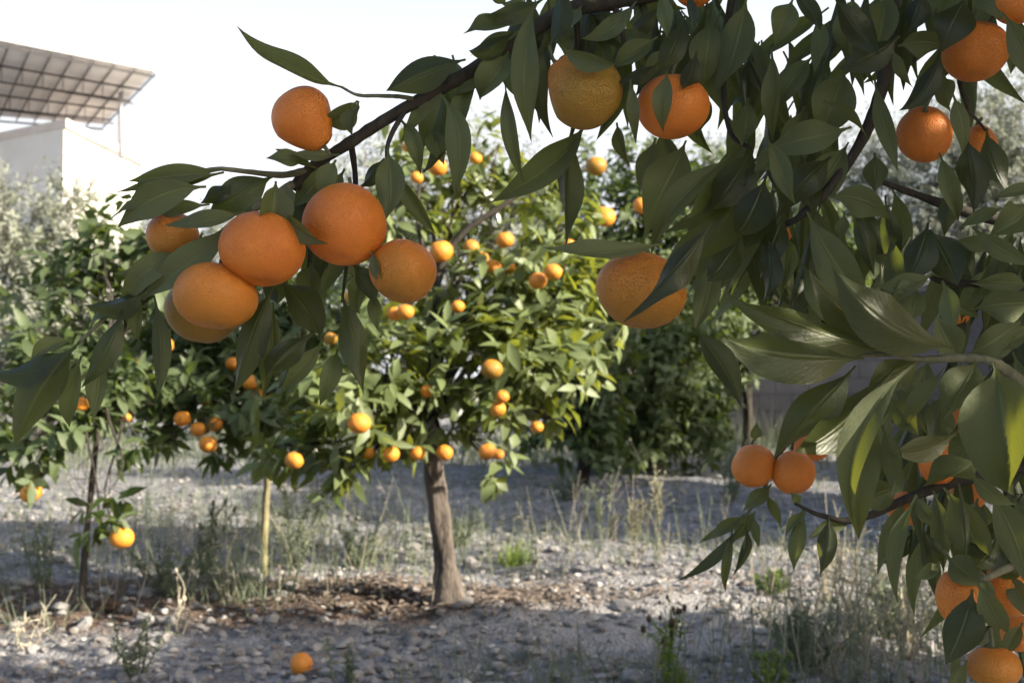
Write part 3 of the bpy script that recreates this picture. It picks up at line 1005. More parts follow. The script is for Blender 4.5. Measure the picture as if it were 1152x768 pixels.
# leaves, read off the photograph: base x,y  tip x,y  width [bend, depth, roll, fold]
LA = [  # cluster at the branch tip
    (386, 99, 263, 40, 30, .10, 1.0, 30), (524, 67, 435, 107, 42, -.10, 1.0, 195), (402, 113, 366, 140, 34, .1, .99, -25), (404, 114, 394, 152, 24, 0, .99, 40),
    (250, 191, 143, 202, 30, .03, .985, 15), (252, 194, 133, 222, 28, 0, 1.0, 25), (238, 192, 163, 199, 17, .12, .995, 60), (232, 210, 130, 257, 42, -.22, .98, 10),
    (236, 230, 158, 241, 22, 0, .99, 30), (190, 224, 120, 234, 17, .05, 1.0, 40), (308, 198, 232, 244, 48, -.05, 1.02, 190), (264, 204, 226, 230, 27, 0, 1.01, 200),
    (310, 204, 302, 262, 50, .05, .955, -15), (320, 208, 331, 242, 13, .15, .97, 40), (318, 238, 370, 274, 28, -.15, .955, 35), (276, 238, 182, 249, 25, .12, .955, 30),
    (264, 250, 150, 332, 50, .10, .97, 20), (222, 284, 120, 330, 32, -.1, .99, 35), (166, 325, 102, 348, 34, .15, .99, 200), (200, 300, 128, 312, 26, .12, 1.0, 30),
    (88, 386, 20, 496, 54, -.14, .985, 185), (86, 390, -8, 424, 40, .20, .995, 200), (82, 383, 34, 404, 24, -.15, 1.0, 40), (138, 346, 92, 436, 36, .12, .985, 190),
    (114, 398, 103, 470, 28, .05, 1.0, 15), (92, 400, 73, 486, 30, -.08, 1.01, 10), (173, 332, 178, 449, 25, .10, .985, 195), (152, 330, 153, 384, 22, .05, 1.0, 20), (132, 348, 90, 366, 13, 0, 1.0, 50),
    (308, 322, 265, 444, 42, -.08, 1.0, 190), (307, 340, 299, 448, 32, .05, 1.01, 10), (313, 314, 367, 384, 54, .10, 1.0, 195), (352, 374, 298, 428, 36, -.1, 1.0, 185), (364, 382, 311, 436, 27, .1, 1.01, 20),
    (384, 330, 410, 444, 38, .05, 1.01, 190), (380, 392, 360, 446, 30, .1, 1.02, 10), (396, 296, 420, 344, 36, .1, .99, 200), (418, 282, 429, 322, 17, 0, .965, 30), (420, 328, 422, 368, 18, 0, 1.02, 20),
    (350, 296, 344, 340, 36, 0, 1.03, 10), (378, 180, 357, 216, 27, 0, .985, 10), (382, 174, 326, 172, 18, .1, 1.0, 40), (356, 190, 310, 164, 18, .1, 1.01, 30), (346, 182, 299, 178, 24, -.1, 1.0, 15),
    (372, 178, 330, 232, 44, .1, 1.05, 10), (388, 190, 356, 248, 40, 0, 1.06, 20), (360, 200, 336, 262, 36, 0, 1.06, 190), (436, 168, 438, 252, 42, .06, 1.0, 12), (433, 178, 404, 214, 26, 0, 1.02, 190),
    (450, 134, 468, 192, 25, .25, 1.02, 15), (496, 106, 497, 212, 34, .38, 1.0, 25), (486, 146, 496, 180, 27, 0, 1.03, 10), (440, 192, 482, 268, 25, .12, 1.01, 30), (400, 205, 425, 262, 36, 0, 1.08, 10),
    (345, 236, 330, 296, 40, 0, 1.07, 10), (228, 262, 205, 300, 34, 0, 1.05, 15), (300, 300, 318, 340, 36, 0, 1.05, 190), (410, 300, 396, 350, 30, 0, 1.06, 10), (330, 380, 322, 436, 26, 0, 1.06, 200), (250, 270, 190, 300, 30, .1, 1.03, 25),
]
LB = [  # top middle
    (612, -2, 543, 24, 30, .15, 1.0, 190), (588, 20, 521, 33, 25, .08, 1.0, 30), (588, 34, 527, 51, 17, .05, 1.01, 40), (578, 36, 522, 66, 29, .1, 1.0, 195), (572, 58, 538, 108, 42, .1, 1.0, 15), (548, 84, 509, 104, 19, 0, 1.02, 30),
    (603, 0, 595, 159, 35, -.12, .985, 20), (614, 38, 616, 154, 31, -.20, .99, 200), (568, 88, 574, 204, 18, .04, 1.0, 40), (632, -22, 626, 63, 30, .05, .975, 195), (631, 52, 698, 70, 29, -.22, .955, 20), (716, 2, 659, 54, 27, .08, 1.0, 25),
    (748, 6, 700, 58, 26, -.1, .97, 195), (740, 42, 688, 76, 29, .05, .98, 25), (742, 70, 687, 93, 21, .2, .97, 200), (709, 90, 712, 156, 18, .05, .955, 10), (662, 134, 550, 214, 40, .25, 1.05, 25), (644, 140, 636, 282, 38, -.05, 1.05, 190),
    (694, 138, 700, 182, 20, 0, 1.05, 20), (738, 155, 711, 206, 22, .1, 1.05, 30), (772, 158, 724, 246, 54, .05, 1.04, 10), (770, 18, 742, 88, 35, .05, .96, 190), (751, 80, 740, 142, 25, 0, .945, 15), (784, 58, 768, 108, 26, .05, .96, 190), (742, -8, 750, 42, 24, .1, .95, 15), (772, -10, 778, 44, 17, .15, .95, 200),
    (840, -4, 808, 112, 56, .05, 1.02, 12), (800, 20, 790, 96, 42, 0, 1.04, 10), (700, 10, 668, 40, 30, .1, 1.05, 20), (760, 50, 720, 96, 34, .1, 1.02, 30), (790, 100, 782, 150, 34, 0, 1.05, 190), (622, 6, 640, 70, 32, 0, 1.06, 15), (560, 62, 590, 120, 22, .1, 1.06, 20), (655, 6, 622, 40, 26, .1, 1.02, 30), (596, 14, 566, 2, 24, 0, 1.02, 20), (570, 6, 548, -18, 26, 0, 1.03, 20), (662, 14, 705, 60, 26, .1, 1.04, 200),
    (742, 142, 760, 214, 30, .05, 1.07, 10), (690, 0, 640, -10, 26, 0, 1.03, 20),
]
LC = [  # top right mass
    (868, 54, 866, 158, 25, .06, 1.0, 15), (914, 64, 870, 120, 38, -.05, 1.02, 10), (888, -14, 926, 35, 26, .1, .96, 195), (938, -4, 991, 58, 42, -.1, .94, 190), (1012, 40, 946, 74, 50, .15, .96, 188), (952, 78, 922, 154, 62, 0, 1.0, 10), (920, 14, 926, 98, 27, 0, 1.02, 20), (926, 114, 982, 146, 19, .1, .97, 30),
    (958, 143, 858, 162, 46, .06, .98, 15), (860, 153, 887, 237, 28, .12, .955, -15), (846, 166, 798, 244, 50, .05, 1.03, 190), (824, 174, 720, 270, 30, -.05, 1.0, 40), (850, 178, 788, 294, 66, .05, 1.02, 185), (802, 248, 704, 349, 42, .1, .915, 190), (862, 198, 828, 276, 46, .05, .99, 190), (872, 214, 842, 294, 44, -.05, 1.0, 188), (882, 238, 856, 306, 40, .05, 1.0, 190),
    (748, 274, 608, 289, 30, .05, .955, 25), (804, 288, 783, 374, 40, .05, 1.0, 15), (932, 222, 1002, 248, 40, .28, .965, 15), (956, 234, 984, 310, 31, .10, .97, 190), (950, 240, 946, 272, 19, 0, .99, 10), (984, 172, 984, 216, 31, .05, 1.0, 180), (984, 88, 1015, 196, 25, -.08, .985, 15), (1004, 56, 1022, 100, 21, 0, .98, 20), (1010, 52, 1064, 52, 40, .15, 1.0, 10),
    (1086, -4, 1058, 50, 52, .05, .98, 190), (1058, 54, 1014, 130, 34, .18, .99, 195), (1062, 84, 1070, 128, 31, 0, 1.0, 15), (1072, 106, 1088, 172, 25, .05, .965, -30), (1057, 172, 1073, 248, 28, .1, .97, 15), (1086, 152, 1097, 236, 42, .05, .98, 188), (1110, 144, 1142, 216, 36, -.25, 1.0, 190), (1128, 14, 1170, 98, 36, .1, .97, 20), (1170, 210, 1118, 222, 18, 0, .95, 30),
    (1166, 228, 1114, 264, 46, .1, .95, 10), (1094, 255, 1162, 294, 28, -.15, .95, 20), (1070, 270, 1126, 284, 20, .1, .97, 40), (1128, 234, 1082, 252, 18, 0, .97, 30), (1044, 250, 1018, 320, 46, .1, .98, 190), (1046, 258, 1078, 322, 58, .05, .98, 188), (1050, 308, 986, 322, 26, .15, .96, 15), (1038, 316, 1006, 327, 15, 0, .955, 40), (1060, 316, 1072, 378, 30, .15, .945, 15), (1032, 324, 1024, 364, 28, 0, .99, 10), (1014, 328, 998, 366, 28, 0, .99, 190),
    (1066, 332, 1100, 364, 15, .1, .96, 30), (1094, 348, 1170, 344, 46, .1, .97, 15), (908, 238, 990, 358, 52, -.10, .985, 10), (886, 262, 880, 340, 42, .05, 1.0, 12), (902, 296, 938, 372, 30, .05, .99, 10), (862, 262, 868, 340, 33, .05, .985, 190), (832, 268, 793, 324, 42, .05, .985, 190), (778, 368, 835, 454, 38, .1, .99, 190),
    (960, -6, 950, 66, 38, 0, 1.03, 10), (1000, -10, 985, 56, 44, 0, 1.03, 15), (1040, -14, 1022, 40, 36, 0, 1.02, 190), (1105, -16, 1128, 24, 40, 0, 1.0, 10), (1150, 20, 1136, 80, 34, 0, 1.03, 15), (905, 120, 878, 196, 44, .05, 1.04, 10), (955, 160, 900, 236, 50, .05, 1.02, 12), (935, 176, 884, 222, 40, 0, 1.0, 190), (842, 110, 836, 172, 34, 0, 1.04, 10), (900, 170, 918, 250, 40, 0, 1.0, 190), (1078, 200, 1062, 262, 30, 0, 1.0, 190),
    (1110, 300, 1080, 356, 36, .1, 1.0, 10), (1150, 300, 1118, 350, 40, 0, 1.0, 190), (1160, 320, 1100, 316, 30, 0, .98, 20), (820, 190, 770, 262, 40, .1, 1.04, 12), (892, 0, 872, 44, 36, 0, 1.03, 15), (842, 64, 862, 116, 30, 0, 1.05, 190), (880, 160, 850, 200, 36, 0, 1.02, 10),
]
LD = [  # right middle spray, nearest
    (1004, 397, 813, 327, 56, .06, .85, 215, .55), (972, 403, 806, 392, 62, .03, .83, 205, .5), (1074, 391, 945, 298, 62, .28, .85, 200, .5), (1014, 388, 911, 303, 42, .22, .87, 200, .4), (962, 411, 867, 504, 52, .05, .85, 190), (1008, 412, 892, 528, 50, .04, .86, 190), (1026, 412, 960, 590, 40, -.30, .82, 10), (986, 466, 956, 588, 52, -.05, .88, 12),
    (1000, 446, 1036, 490, 36, .05, .87, 10), (1062, 414, 1006, 468, 21, .1, .85, 40), (992, 478, 1006, 556, 29, .1, .85, 190), (1076, 487, 1000, 512, 33, .12, .86, 190), (1118, 408, 1138, 556, 84, .05, .81, 12), (1122, 402, 1170, 374, 20, .3, .82, 30), (1100, 516, 1038, 548, 52, .1, .88, 12), (1090, 530, 1142, 574, 24, -.1, .84, 20), (1012, 546, 963, 562, 38, .05, .90, 190),
    (1100, 404, 1060, 470, 44, .05, .9, 10), (1130, 410, 1165, 470, 44, 0, .9, 190), (1080, 410, 1050, 356, 40, 0, .9, 12), (1045, 404, 1030, 460, 34, 0, .91, 15), (1110, 470, 1070, 530, 44, 0, .92, 10), (1060, 440, 1048, 510, 38, 0, .92, 190), (1090, 398, 1146, 360, 40, -.1, .9, 15), (1040, 404, 975, 440, 38, -.1, .88, 190),
]
LE = [  # lower twigs
    (868, 544, 834, 574, 31, .1, 1.33, 15), (862, 554, 878, 594, 19, .05, 1.33, 10), (838, 578, 792, 602, 21, .1, 1.33, 20), (836, 588, 769, 657, 24, .08, 1.32, 195), (824, 596, 810, 665, 19, .05, 1.32, 10), (838, 590, 836, 642, 17, .1, 1.33, 200), (848, 580, 853, 615, 15, 0, 1.34, 20), (842, 588, 786, 612, 17, -.1, 1.34, 30), (850, 575, 826, 606, 26, 0, 1.35, 10), (848, 496, 852, 478, 20, 0, 1.30, 15),
    (906, 574, 895, 642, 30, -.1, .99, 12), (932, 580, 920, 644, 38, .1, .99, 195), (904, 573, 884, 604, 24, 0, 1.0, 15), (900, 568, 893, 556, 16, 0, 1.0, 20), (960, 586, 910, 606, 30, -.1, 1.0, 15), (1032, 557, 1007, 677, 34, -.18, .97, 15), (1050, 552, 1057, 644, 38, .15, .97, 10), (1062, 548, 1108, 652, 62, .12, .93, 12), (1078, 543, 1087, 626, 15, .05, .91, 200), (1042, 600, 1063, 628, 19, 0, .93, 190),
    (1058, 632, 1029, 650, 23, .1, .95, 15), (1064, 626, 1102, 660, 44, .1, .94, 10), (1122, 592, 1100, 644, 48, .1, .93, 190), (1112, 550, 1156, 656, 50, .1, .91, 12), (1104, 642, 1112, 684, 25, 0, .9, -20), (1098, 654, 1133, 722, 40, .05, .88, 12), (1094, 662, 1064, 748, 58, .1, .89, 188), (1074, 690, 1060, 775, 25, .2, .93, 15), (1088, 742, 1066, 790, 28, 0, .92, 10),
    (1140, 560, 1170, 620, 40, 0, .95, 10), (1100, 560, 1084, 620, 44, 0, .98, 10), (1030, 556, 1050, 596, 24, 0, .98, 20), (1130, 640, 1165, 700, 36, 0, .95, 10), (1150, 620, 1120, 660, 36, 0, .93, 190), (1150, 700, 1130, 740, 30, 0, 1.0, 10), (1120, 700, 1090, 726, 30, 0, 1.0, 190),
]
specs = []
for lst in (LA, LB, LC, LD, LE):
    for q in lst:
        q = list(q)
        if lst is LD and q[4] > 36:
            q[4] *= 1.14
        if lst is LE and q[4] < 40:
            q[4] *= .78
        specs.append(list(q) + [None] * (9 - len(q)))
n_hand = len(specs)
# light painted as paler leaf tone: nearest spray, one lime leaf by the bough
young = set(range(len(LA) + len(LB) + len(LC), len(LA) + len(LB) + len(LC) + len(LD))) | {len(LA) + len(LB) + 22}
rr = random.Random(8)
fills = [  # x0,y0,x1,y1,count,depth lo,hi
    (770, -30, 860, 60, 14, 1.06, 1.25), (650, -40, 770, 10, 18, 1.04, 1.2), (790, 30, 930, 120, 12, 1.1, 1.3), (690, 0, 800, 60, 12, 1.08, 1.2), (300, 165, 400, 215, 8, 1.03, 1.1), (960, 0, 1080, 50, 8, 1.1, 1.25), (900, 190, 1010, 260, 9, 1.04, 1.16), (1060, 230, 1160, 300, 10, 1.02, 1.15), (950, 410, 1060, 470, 8, .95, 1.1), (1000, 520, 1100, 590, 8, 1.02, 1.15), (480, 60, 600, 90, 5, 1.02, 1.06), (930, -40, 1010, 30, 9, 1.06, 1.2), (1010, -50, 1160, 0, 12, 1.04, 1.2), (790, 120, 930, 240, 26, 1.08, 1.3), (840, 230, 960, 300, 8, 1.08, 1.2), (820, 210, 880, 260, 8, 1.06, 1.2), (1080, 250, 1170, 330, 12, 1.05, 1.25), (1100, 330, 1190, 440, 14, .98, 1.2),
    (1050, 420, 1180, 540, 14, .98, 1.2), (1090, 540, 1190, 620, 12, 1.0, 1.2), (1110, 620, 1190, 740, 10, 1.02, 1.2), (330, 190, 420, 240, 8, 1.08, 1.14), (560, -30, 650, 10, 8, 1.04, 1.15), (1010, 440, 1060, 520, 5, 1.0, 1.15), (1000, 260, 1060, 300, 3, 1.05, 1.15), (860, 10, 960, 90, 7, 1.08, 1.25)]
for x0, y0, x1, y1, n, d0, d1 in fills:
    for _ in range(n):
        bx, by = rr.uniform(x0, x1), rr.uniform(y0, y1)
        a = R(rr.gauss(92, 22)); L = rr.uniform(80, 135)
        specs.append([bx, by, bx + L * math.cos(a), by + L * math.sin(a), rr.uniform(24, 38), rr.uniform(-.1, .15), rr.uniform(d0, d1), rr.choice([10, 25, 190, 200]), None])

rr = random.Random(21)
built = []
for i, (bx, by, tx, ty, w, bend, d, roll, fold) in enumerate(specs):
    L = math.hypot(tx - bx, ty - by)
    dirx, diry = (tx - bx) / L, (ty - by) / L
    bend = bend or 0.
    cx, cy = (bx + tx) / 2 + diry * bend * L, (by + ty) / 2 - dirx * bend * L
    Lw = L / FPX * d
    dz = rr.uniform(-.28, .28) * Lw
    p0 = W(bx, by, d + .006); p1 = W(cx, cy, d - rr.uniform(-.02, .32) * Lw + dz * .3); p2 = W(tx, ty, d + dz)
    ax = (p2 - p0).normalized()
    toward = (CAM - p1).normalized()
    n = (toward - ax * toward.dot(ax)).normalized()
    rad = R(roll + rr.uniform(-6, 6))
    n = Matrix.Rotation(rad, 3, ax) @ n
    c = abs(math.cos(rad))
    width = w / FPX * d / max(c, .45) * (.90 if i < n_hand else .76) * rr.uniform(.86, 1.06)
    fo = fold if fold is not None else rr.choice([rr.uniform(.2, .4), rr.uniform(.3, .7), rr.uniform(.6, 1.1)])
    V, F, UV = leaf_arrays(p0, p1, p2, width, n, twist=rr.gauss(0, .8), fold=fo, wave=rr.uniform(.03, .13), seed=i, curl=rr.uniform(-.6, 1.6), hook=rr.gauss(-.35, .75), segs=16 if i < n_hand else 10, half=4 if i < n_hand else 2)
    built.append((L * w * (1 if i < n_hand else .3), V, F, UV, rr.uniform(.86, .96) if i in young else rr.random() * .9))  # higher tone stands in for light falling on those leaves
order = sorted(range(len(built)), key=lambda i: -built[i][0])
single = set(order[:100])
rest_V, rest_F, rest_U, rest_R = [], [], [], []
nv = 0
for i, (_, V, F, UV, rn) in enumerate(built):
    if i in single:
        c = V.mean(0)
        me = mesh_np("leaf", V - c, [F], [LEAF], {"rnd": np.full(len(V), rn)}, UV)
        o = link("leaf", me, near)
        o.matrix_parent_inverse = Matrix.Translation(near.location).inverted()
        o.location = tuple(c)
    else:
        rest_V.append(V); rest_F.append(F + nv); rest_U.append(UV); rest_R.append(np.full(len(V), rn)); nv += len(V)
# the rest of this tree's crown, above and to the right of the picture
near_clumps = [(1.35, .75, 1.62, .42), (1.62, .3, 1.35, .5, .15), (1.5, .55, 2.0, .5), (1.95, .6, 1.7, .55, .5), (1.12, .5, 1.72, .27), (1.42, .62, 1.08, .36), (1.95, .0, 1.6, .5, .15), (1.25, 1.0, 2.0, .4), (.72, 1.1, 1.72, .3), (.25, 1.12, 1.72, .27), (2.1, 1.2, 1.3, .5), (1.9, .6, 1.0, .4), (1.75, 1.6, 1.5, .45), (1.0, .45, 1.75, .34), (1.6, -.3, 1.3, .4), (-.15, 1.1, 1.66, .16), (.6, .5, 1.75, .36), (.3, .3, 1.9, .34), (.9, .2, 2.0, .36), (.5, .9, 1.85, .32), (.75, -.1, 1.8, .34), (.1, .75, 1.95, .28), (.35, 1.2, 1.53, .2), (.08, 1.25, 1.53, .17), (.62, 1.25, 1.55, .2), (.5, 1.0, 1.5, .18), (.3, .95, 1.55, .16)]
(V, F, Rn, UV), tw = rosettes(near_clumps, 250, .09, .038, 33, per_twig=8)
rest_V.append(V); rest_F.append(F + nv); rest_U.append(UV); rest_R.append(Rn)
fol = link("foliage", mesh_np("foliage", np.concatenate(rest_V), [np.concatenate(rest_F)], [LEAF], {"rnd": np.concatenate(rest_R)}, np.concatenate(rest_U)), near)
fol["kind"] = "stuff"
for c in near_clumps:
    b = MB()
    s = Vector((BX - .02, BY, 1.1)); e = Vector(c[:3])
    b.tube([s, (s + e) / 2 + Vector((0, 0, .08)), e], [.02, .012, .004], 7, bump=.12)
    b.obj("branch", BARK, near)

# ------------------------------------------------------------------ mandarins
def fruit_mesh(seed, neck=0., flat=.86, lump=.03, seg=56, rings=40):
    rg = np.random.RandomState(seed)
    th = np.linspace(0, math.pi, rings + 1); ph = np.arange(seg) / seg * 2 * math.pi
    T, P = np.meshgrid(th, ph, indexing='ij')
    d = np.stack([np.sin(T) * np.cos(P), np.sin(T) * np.sin(P), np.cos(T)], -1)
    r = np.ones_like(T)
    r -= .10 * np.exp(-(T / .30) ** 2) + .07 * np.exp(-((math.pi - T) / .22) ** 2)       # dimples
    r += .018 * np.exp(-((T - .42) / .2) ** 2)
    for _ in range(6):
        q = rg.randn(3) * 1.7
        r += lump * .4 * np.sin(d @ q + rg.rand() * 6.3)
    r += .012 * np.sin(P * 9 + rg.rand() * 6) * np.exp(-((T - .35) / .35) ** 2) * np.sin(T)   # faint segments round the stalk
    v = d * r[..., None]
    v[..., 2] *= flat
    if neck:
        z = np.clip(v[..., 2], 0, None)
        v[..., 0] *= 1 - neck * .45 * z; v[..., 1] *= 1 - neck * .45 * z
        v[..., 2] += neck * .35 * z ** 2
    v = v.reshape(-1, 3)
    i = np.arange(rings)[:, None] * seg + np.arange(seg)[None, :]
    j = np.arange(rings)[:, None] * seg + (np.arange(seg)[None, :] + 1) % seg
    f = np.stack([i, i + seg, j + seg, j], -1).reshape(-1, 4)
    return v, f


def stalk_pieces(top, length, seed):
    """stalk and star calyx in the fruit's own frame"""
    rg = np.random.RandomState(seed)
    s = MB()
    a = rg.uniform(-.3, .3, 2)
    s.tube([(0, 0, top - .004), (0, 0, top + .006), (a[0] * .02, a[1] * .02, top + length)], [.0022, .0017, .0016], 7, smooth=4, bump=.1)
    c = MB()
    n = 10
    ang = np.arange(n) / n * 2 * math.pi
    rad = np.where(np.arange(n) % 2 == 0, .0065, .0032)
    v = [(0, 0, top + .0022)] + [(rad[q] * math.cos(ang[q]), rad[q] * math.sin(ang[q]), top + .0008 + (.0012 if q % 2 else -.0002)) for q in range(n)]
    v += [(0, 0, top - .002)] + [(x * .9, y * .9, z - .002) for x, y, z in v[1:n + 1]]
    f = [(0, 1 + q, 1 + (q + 1) % n) for q in range(n)] + [(n + 1, n + 2 + (q + 1) % n, n + 2 + q) for q in range(n)]
    f4 = [(1 + q, n + 2 + q, n + 2 + (q + 1) % n, 1 + (q + 1) % n) for q in range(n)]
    c.add(v, f4, f)
    return s, c


#  px py  w  h  depth  greenness rough  tilt(image plane deg)  lean(toward camera deg) neck lump label
FG = [
    (341, 133, 70, 80, 1.00, .05, .3, 217, 0, .45, .04, "smooth egg shaped mandarin on its own under a long upcurved leaf"),
    (388, 253, 95, 87, .985, .05, .2, -6, -25, 0, .02, "round bare mandarin below the short oval leaf, its top quite clear of leaves"),
    (295, 280, 100, 80, .965, .10, .3, 4, -12, 0, .02, "broad mandarin in the middle of the cluster capped by a bluish ribbed leaf"),
    (242, 333, 98, 74, .975, .38, .4, -6, -15, 0, .025, "orange mandarin tinged green below, in front of an unripe one"),
    (229, 350, 86, 70, 1.04, .95, .6, -8, -10, 0, .025, "greenish unripe mandarin half hidden behind and under a riper one"),
    (194, 267, 60, 54, 1.01, .50, .5, 12, -10, 0, .03, "small mandarin at the branch tip tucked under folded leaves, partly covered"),
    (453, 305, 79, 68, .985, .45, .6, -10, -15, 0, .025, "mandarin with dull green underside at the end of the cluster nearest the stout trunk"),
    (657, 104, 86, 100, .985, .75, 1., 42, -5, .55, .06, "lopsided rough skinned mandarin turning from green to orange, beside a smoother one"),
    (757, 121, 85, 68, .985, .05, .4, 0, -15, 0, .025, "bright orange mandarin with two leaf tips hanging over its front"),
    (722, 328, 103, 82, .98, .50, 1., -12, -10, .1, .03, "rough mandarin under a flat outstretched leaf with a leaf blade across it"),
    (1097, 57, 75, 63, 1.02, .25, .5, 5, -15, 0, .03, "mandarin with a sunlit spot on one cheek, above two smaller hanging ones"),
    (1040, 152, 62, 60, 1.06, .15, .4, 10, -35, 0, .03, "deep orange mandarin showing its dimpled top, beside a half hidden smaller one"),
    (1103, 167, 40, 52, 1.10, .20, .4, 0, -20, 0, .03, "narrow looking mandarin peeking between two leaves on a thin forked stalk"),
    (1141, 6, 52, 40, 1.00, .10, .3, 0, -10, 0, .03, "mandarin cut off by the top corner of the picture"),
    (782, -16, 50, 46, 1.02, .05, .3, 0, -10, 0, .03, "mandarin cut off by the top edge, only its underside showing"),
    (848, 524, 49, 47, 1.32, .12, .3, 0, -20, 0, .02, "round mandarin of the low pair with a small bright leaf standing on top"),
    (893, 531, 49, 48, 1.31, .05, .2, 0, -20, 0, .02, "mandarin of the low pair with a sunlit cheek and a leaf tip across it"),
    (914, 498, 44, 40, 1.38, .05, .3, 0, -10, 0, .02, "mandarin hidden behind long drooping leaves just above the low pair"),
    (985, 478, 36, 34, 1.20, .05, .3, 0, -10, 0, .02, "mandarin showing as a sliver beside the pale curved drooping leaf"),
    (1056, 521, 44, 46, .99, .05, .3, 0, -10, 0, .02, "mandarin behind a broad dark leaf, only one shiny edge of it in view"),
    (1081, 672, 56, 62, .95, .30, .4, 10, -10, 0, .02, "mandarin with a yellowish side behind the lowest crossing leaves"),
    (1134, 660, 64, 66, .97, .30, .4, 0, -10, 0, .02, "large mandarin at the picture's edge above the lowest one"),
    (1118, 750, 60, 44, .94, .50, .5, 0, -10, 0, .02, "lowest mandarin of the hanging side branch, dull orange, under a wide pale leaf"),
    (1146, 712, 40, 40, 1.02, .10, .3, 0, -10, 0, .02, "shadowed mandarin in the gap between the large one and the lowest one"),
    (1090, 556, 40, 38, 1.05, .05, .3, 0, -10, 0, .02, "mandarin deep among the leaves seen below the broad hanging leaf"),
    (1085, 478, 46, 50, 1.05, .05, .3, 0, -10, 0, .02, "mandarin hidden in the dense spray, seen through a gap beside the broad leaf"),
    (1075, 354, 30, 28, 1.10, .05, .3, 0, -10, 0, .02, "dark orange mandarin far inside the leaves beside a curled grey leaf"),
    (1020, 572, 44, 38, 1.05, .05, .3, 0, -10, 0, .02, "mandarin behind the twig that bears the sunlit hanging leaf"),
    (876, 262, 30, 28, 1.12, .05, .3, 0, -10, 0, .02, "glimpse of mandarin catching the sun where dark leaves meet a twig"),
]
for i, (px, py, w, h_, d, green, ro, tilt, lean, neck, lump, lab) in enumerate(FG):
    rw, rh = w / FPX * d / 2, h_ / FPX * d / 2
    v, f = fruit_mesh(100 + i, neck, 1.0, lump * 1.5)
    v[:, :2] /= np.abs(v[:, 0]).max(); v[:, 2] /= np.abs(v[:, 2]).max()
    v *= np.array([rw, rw, rh])
    o = link("mandarin", mesh_np("mandarin", v, [f], [SKIN]), None, W(px, py, d))
    lean = lean if lean < -30 else -lean * .9
    o.rotation_mode = 'XYZ'
    o.rotation_euler = (Matrix.Rotation(R(-tilt), 3, 'Y') @ Matrix.Rotation(R(-lean), 3, 'X') @ Matrix.Rotation(R(i * 77), 3, 'Z')).to_euler()
    o["greenness"] = green; o["roughness"] = ro
    tag(o, lab, "mandarin", "mandarins hanging on the near tree")
    s, c = stalk_pieces(rh * .88, .012 + .004 * (i % 3), i)
    link("stalk", s.mesh("stalk", TWIG_GREEN), o, (0, 0, 0))
    link("calyx", c.mesh("calyx", CALYX, smooth=False), o, (0, 0, 0))

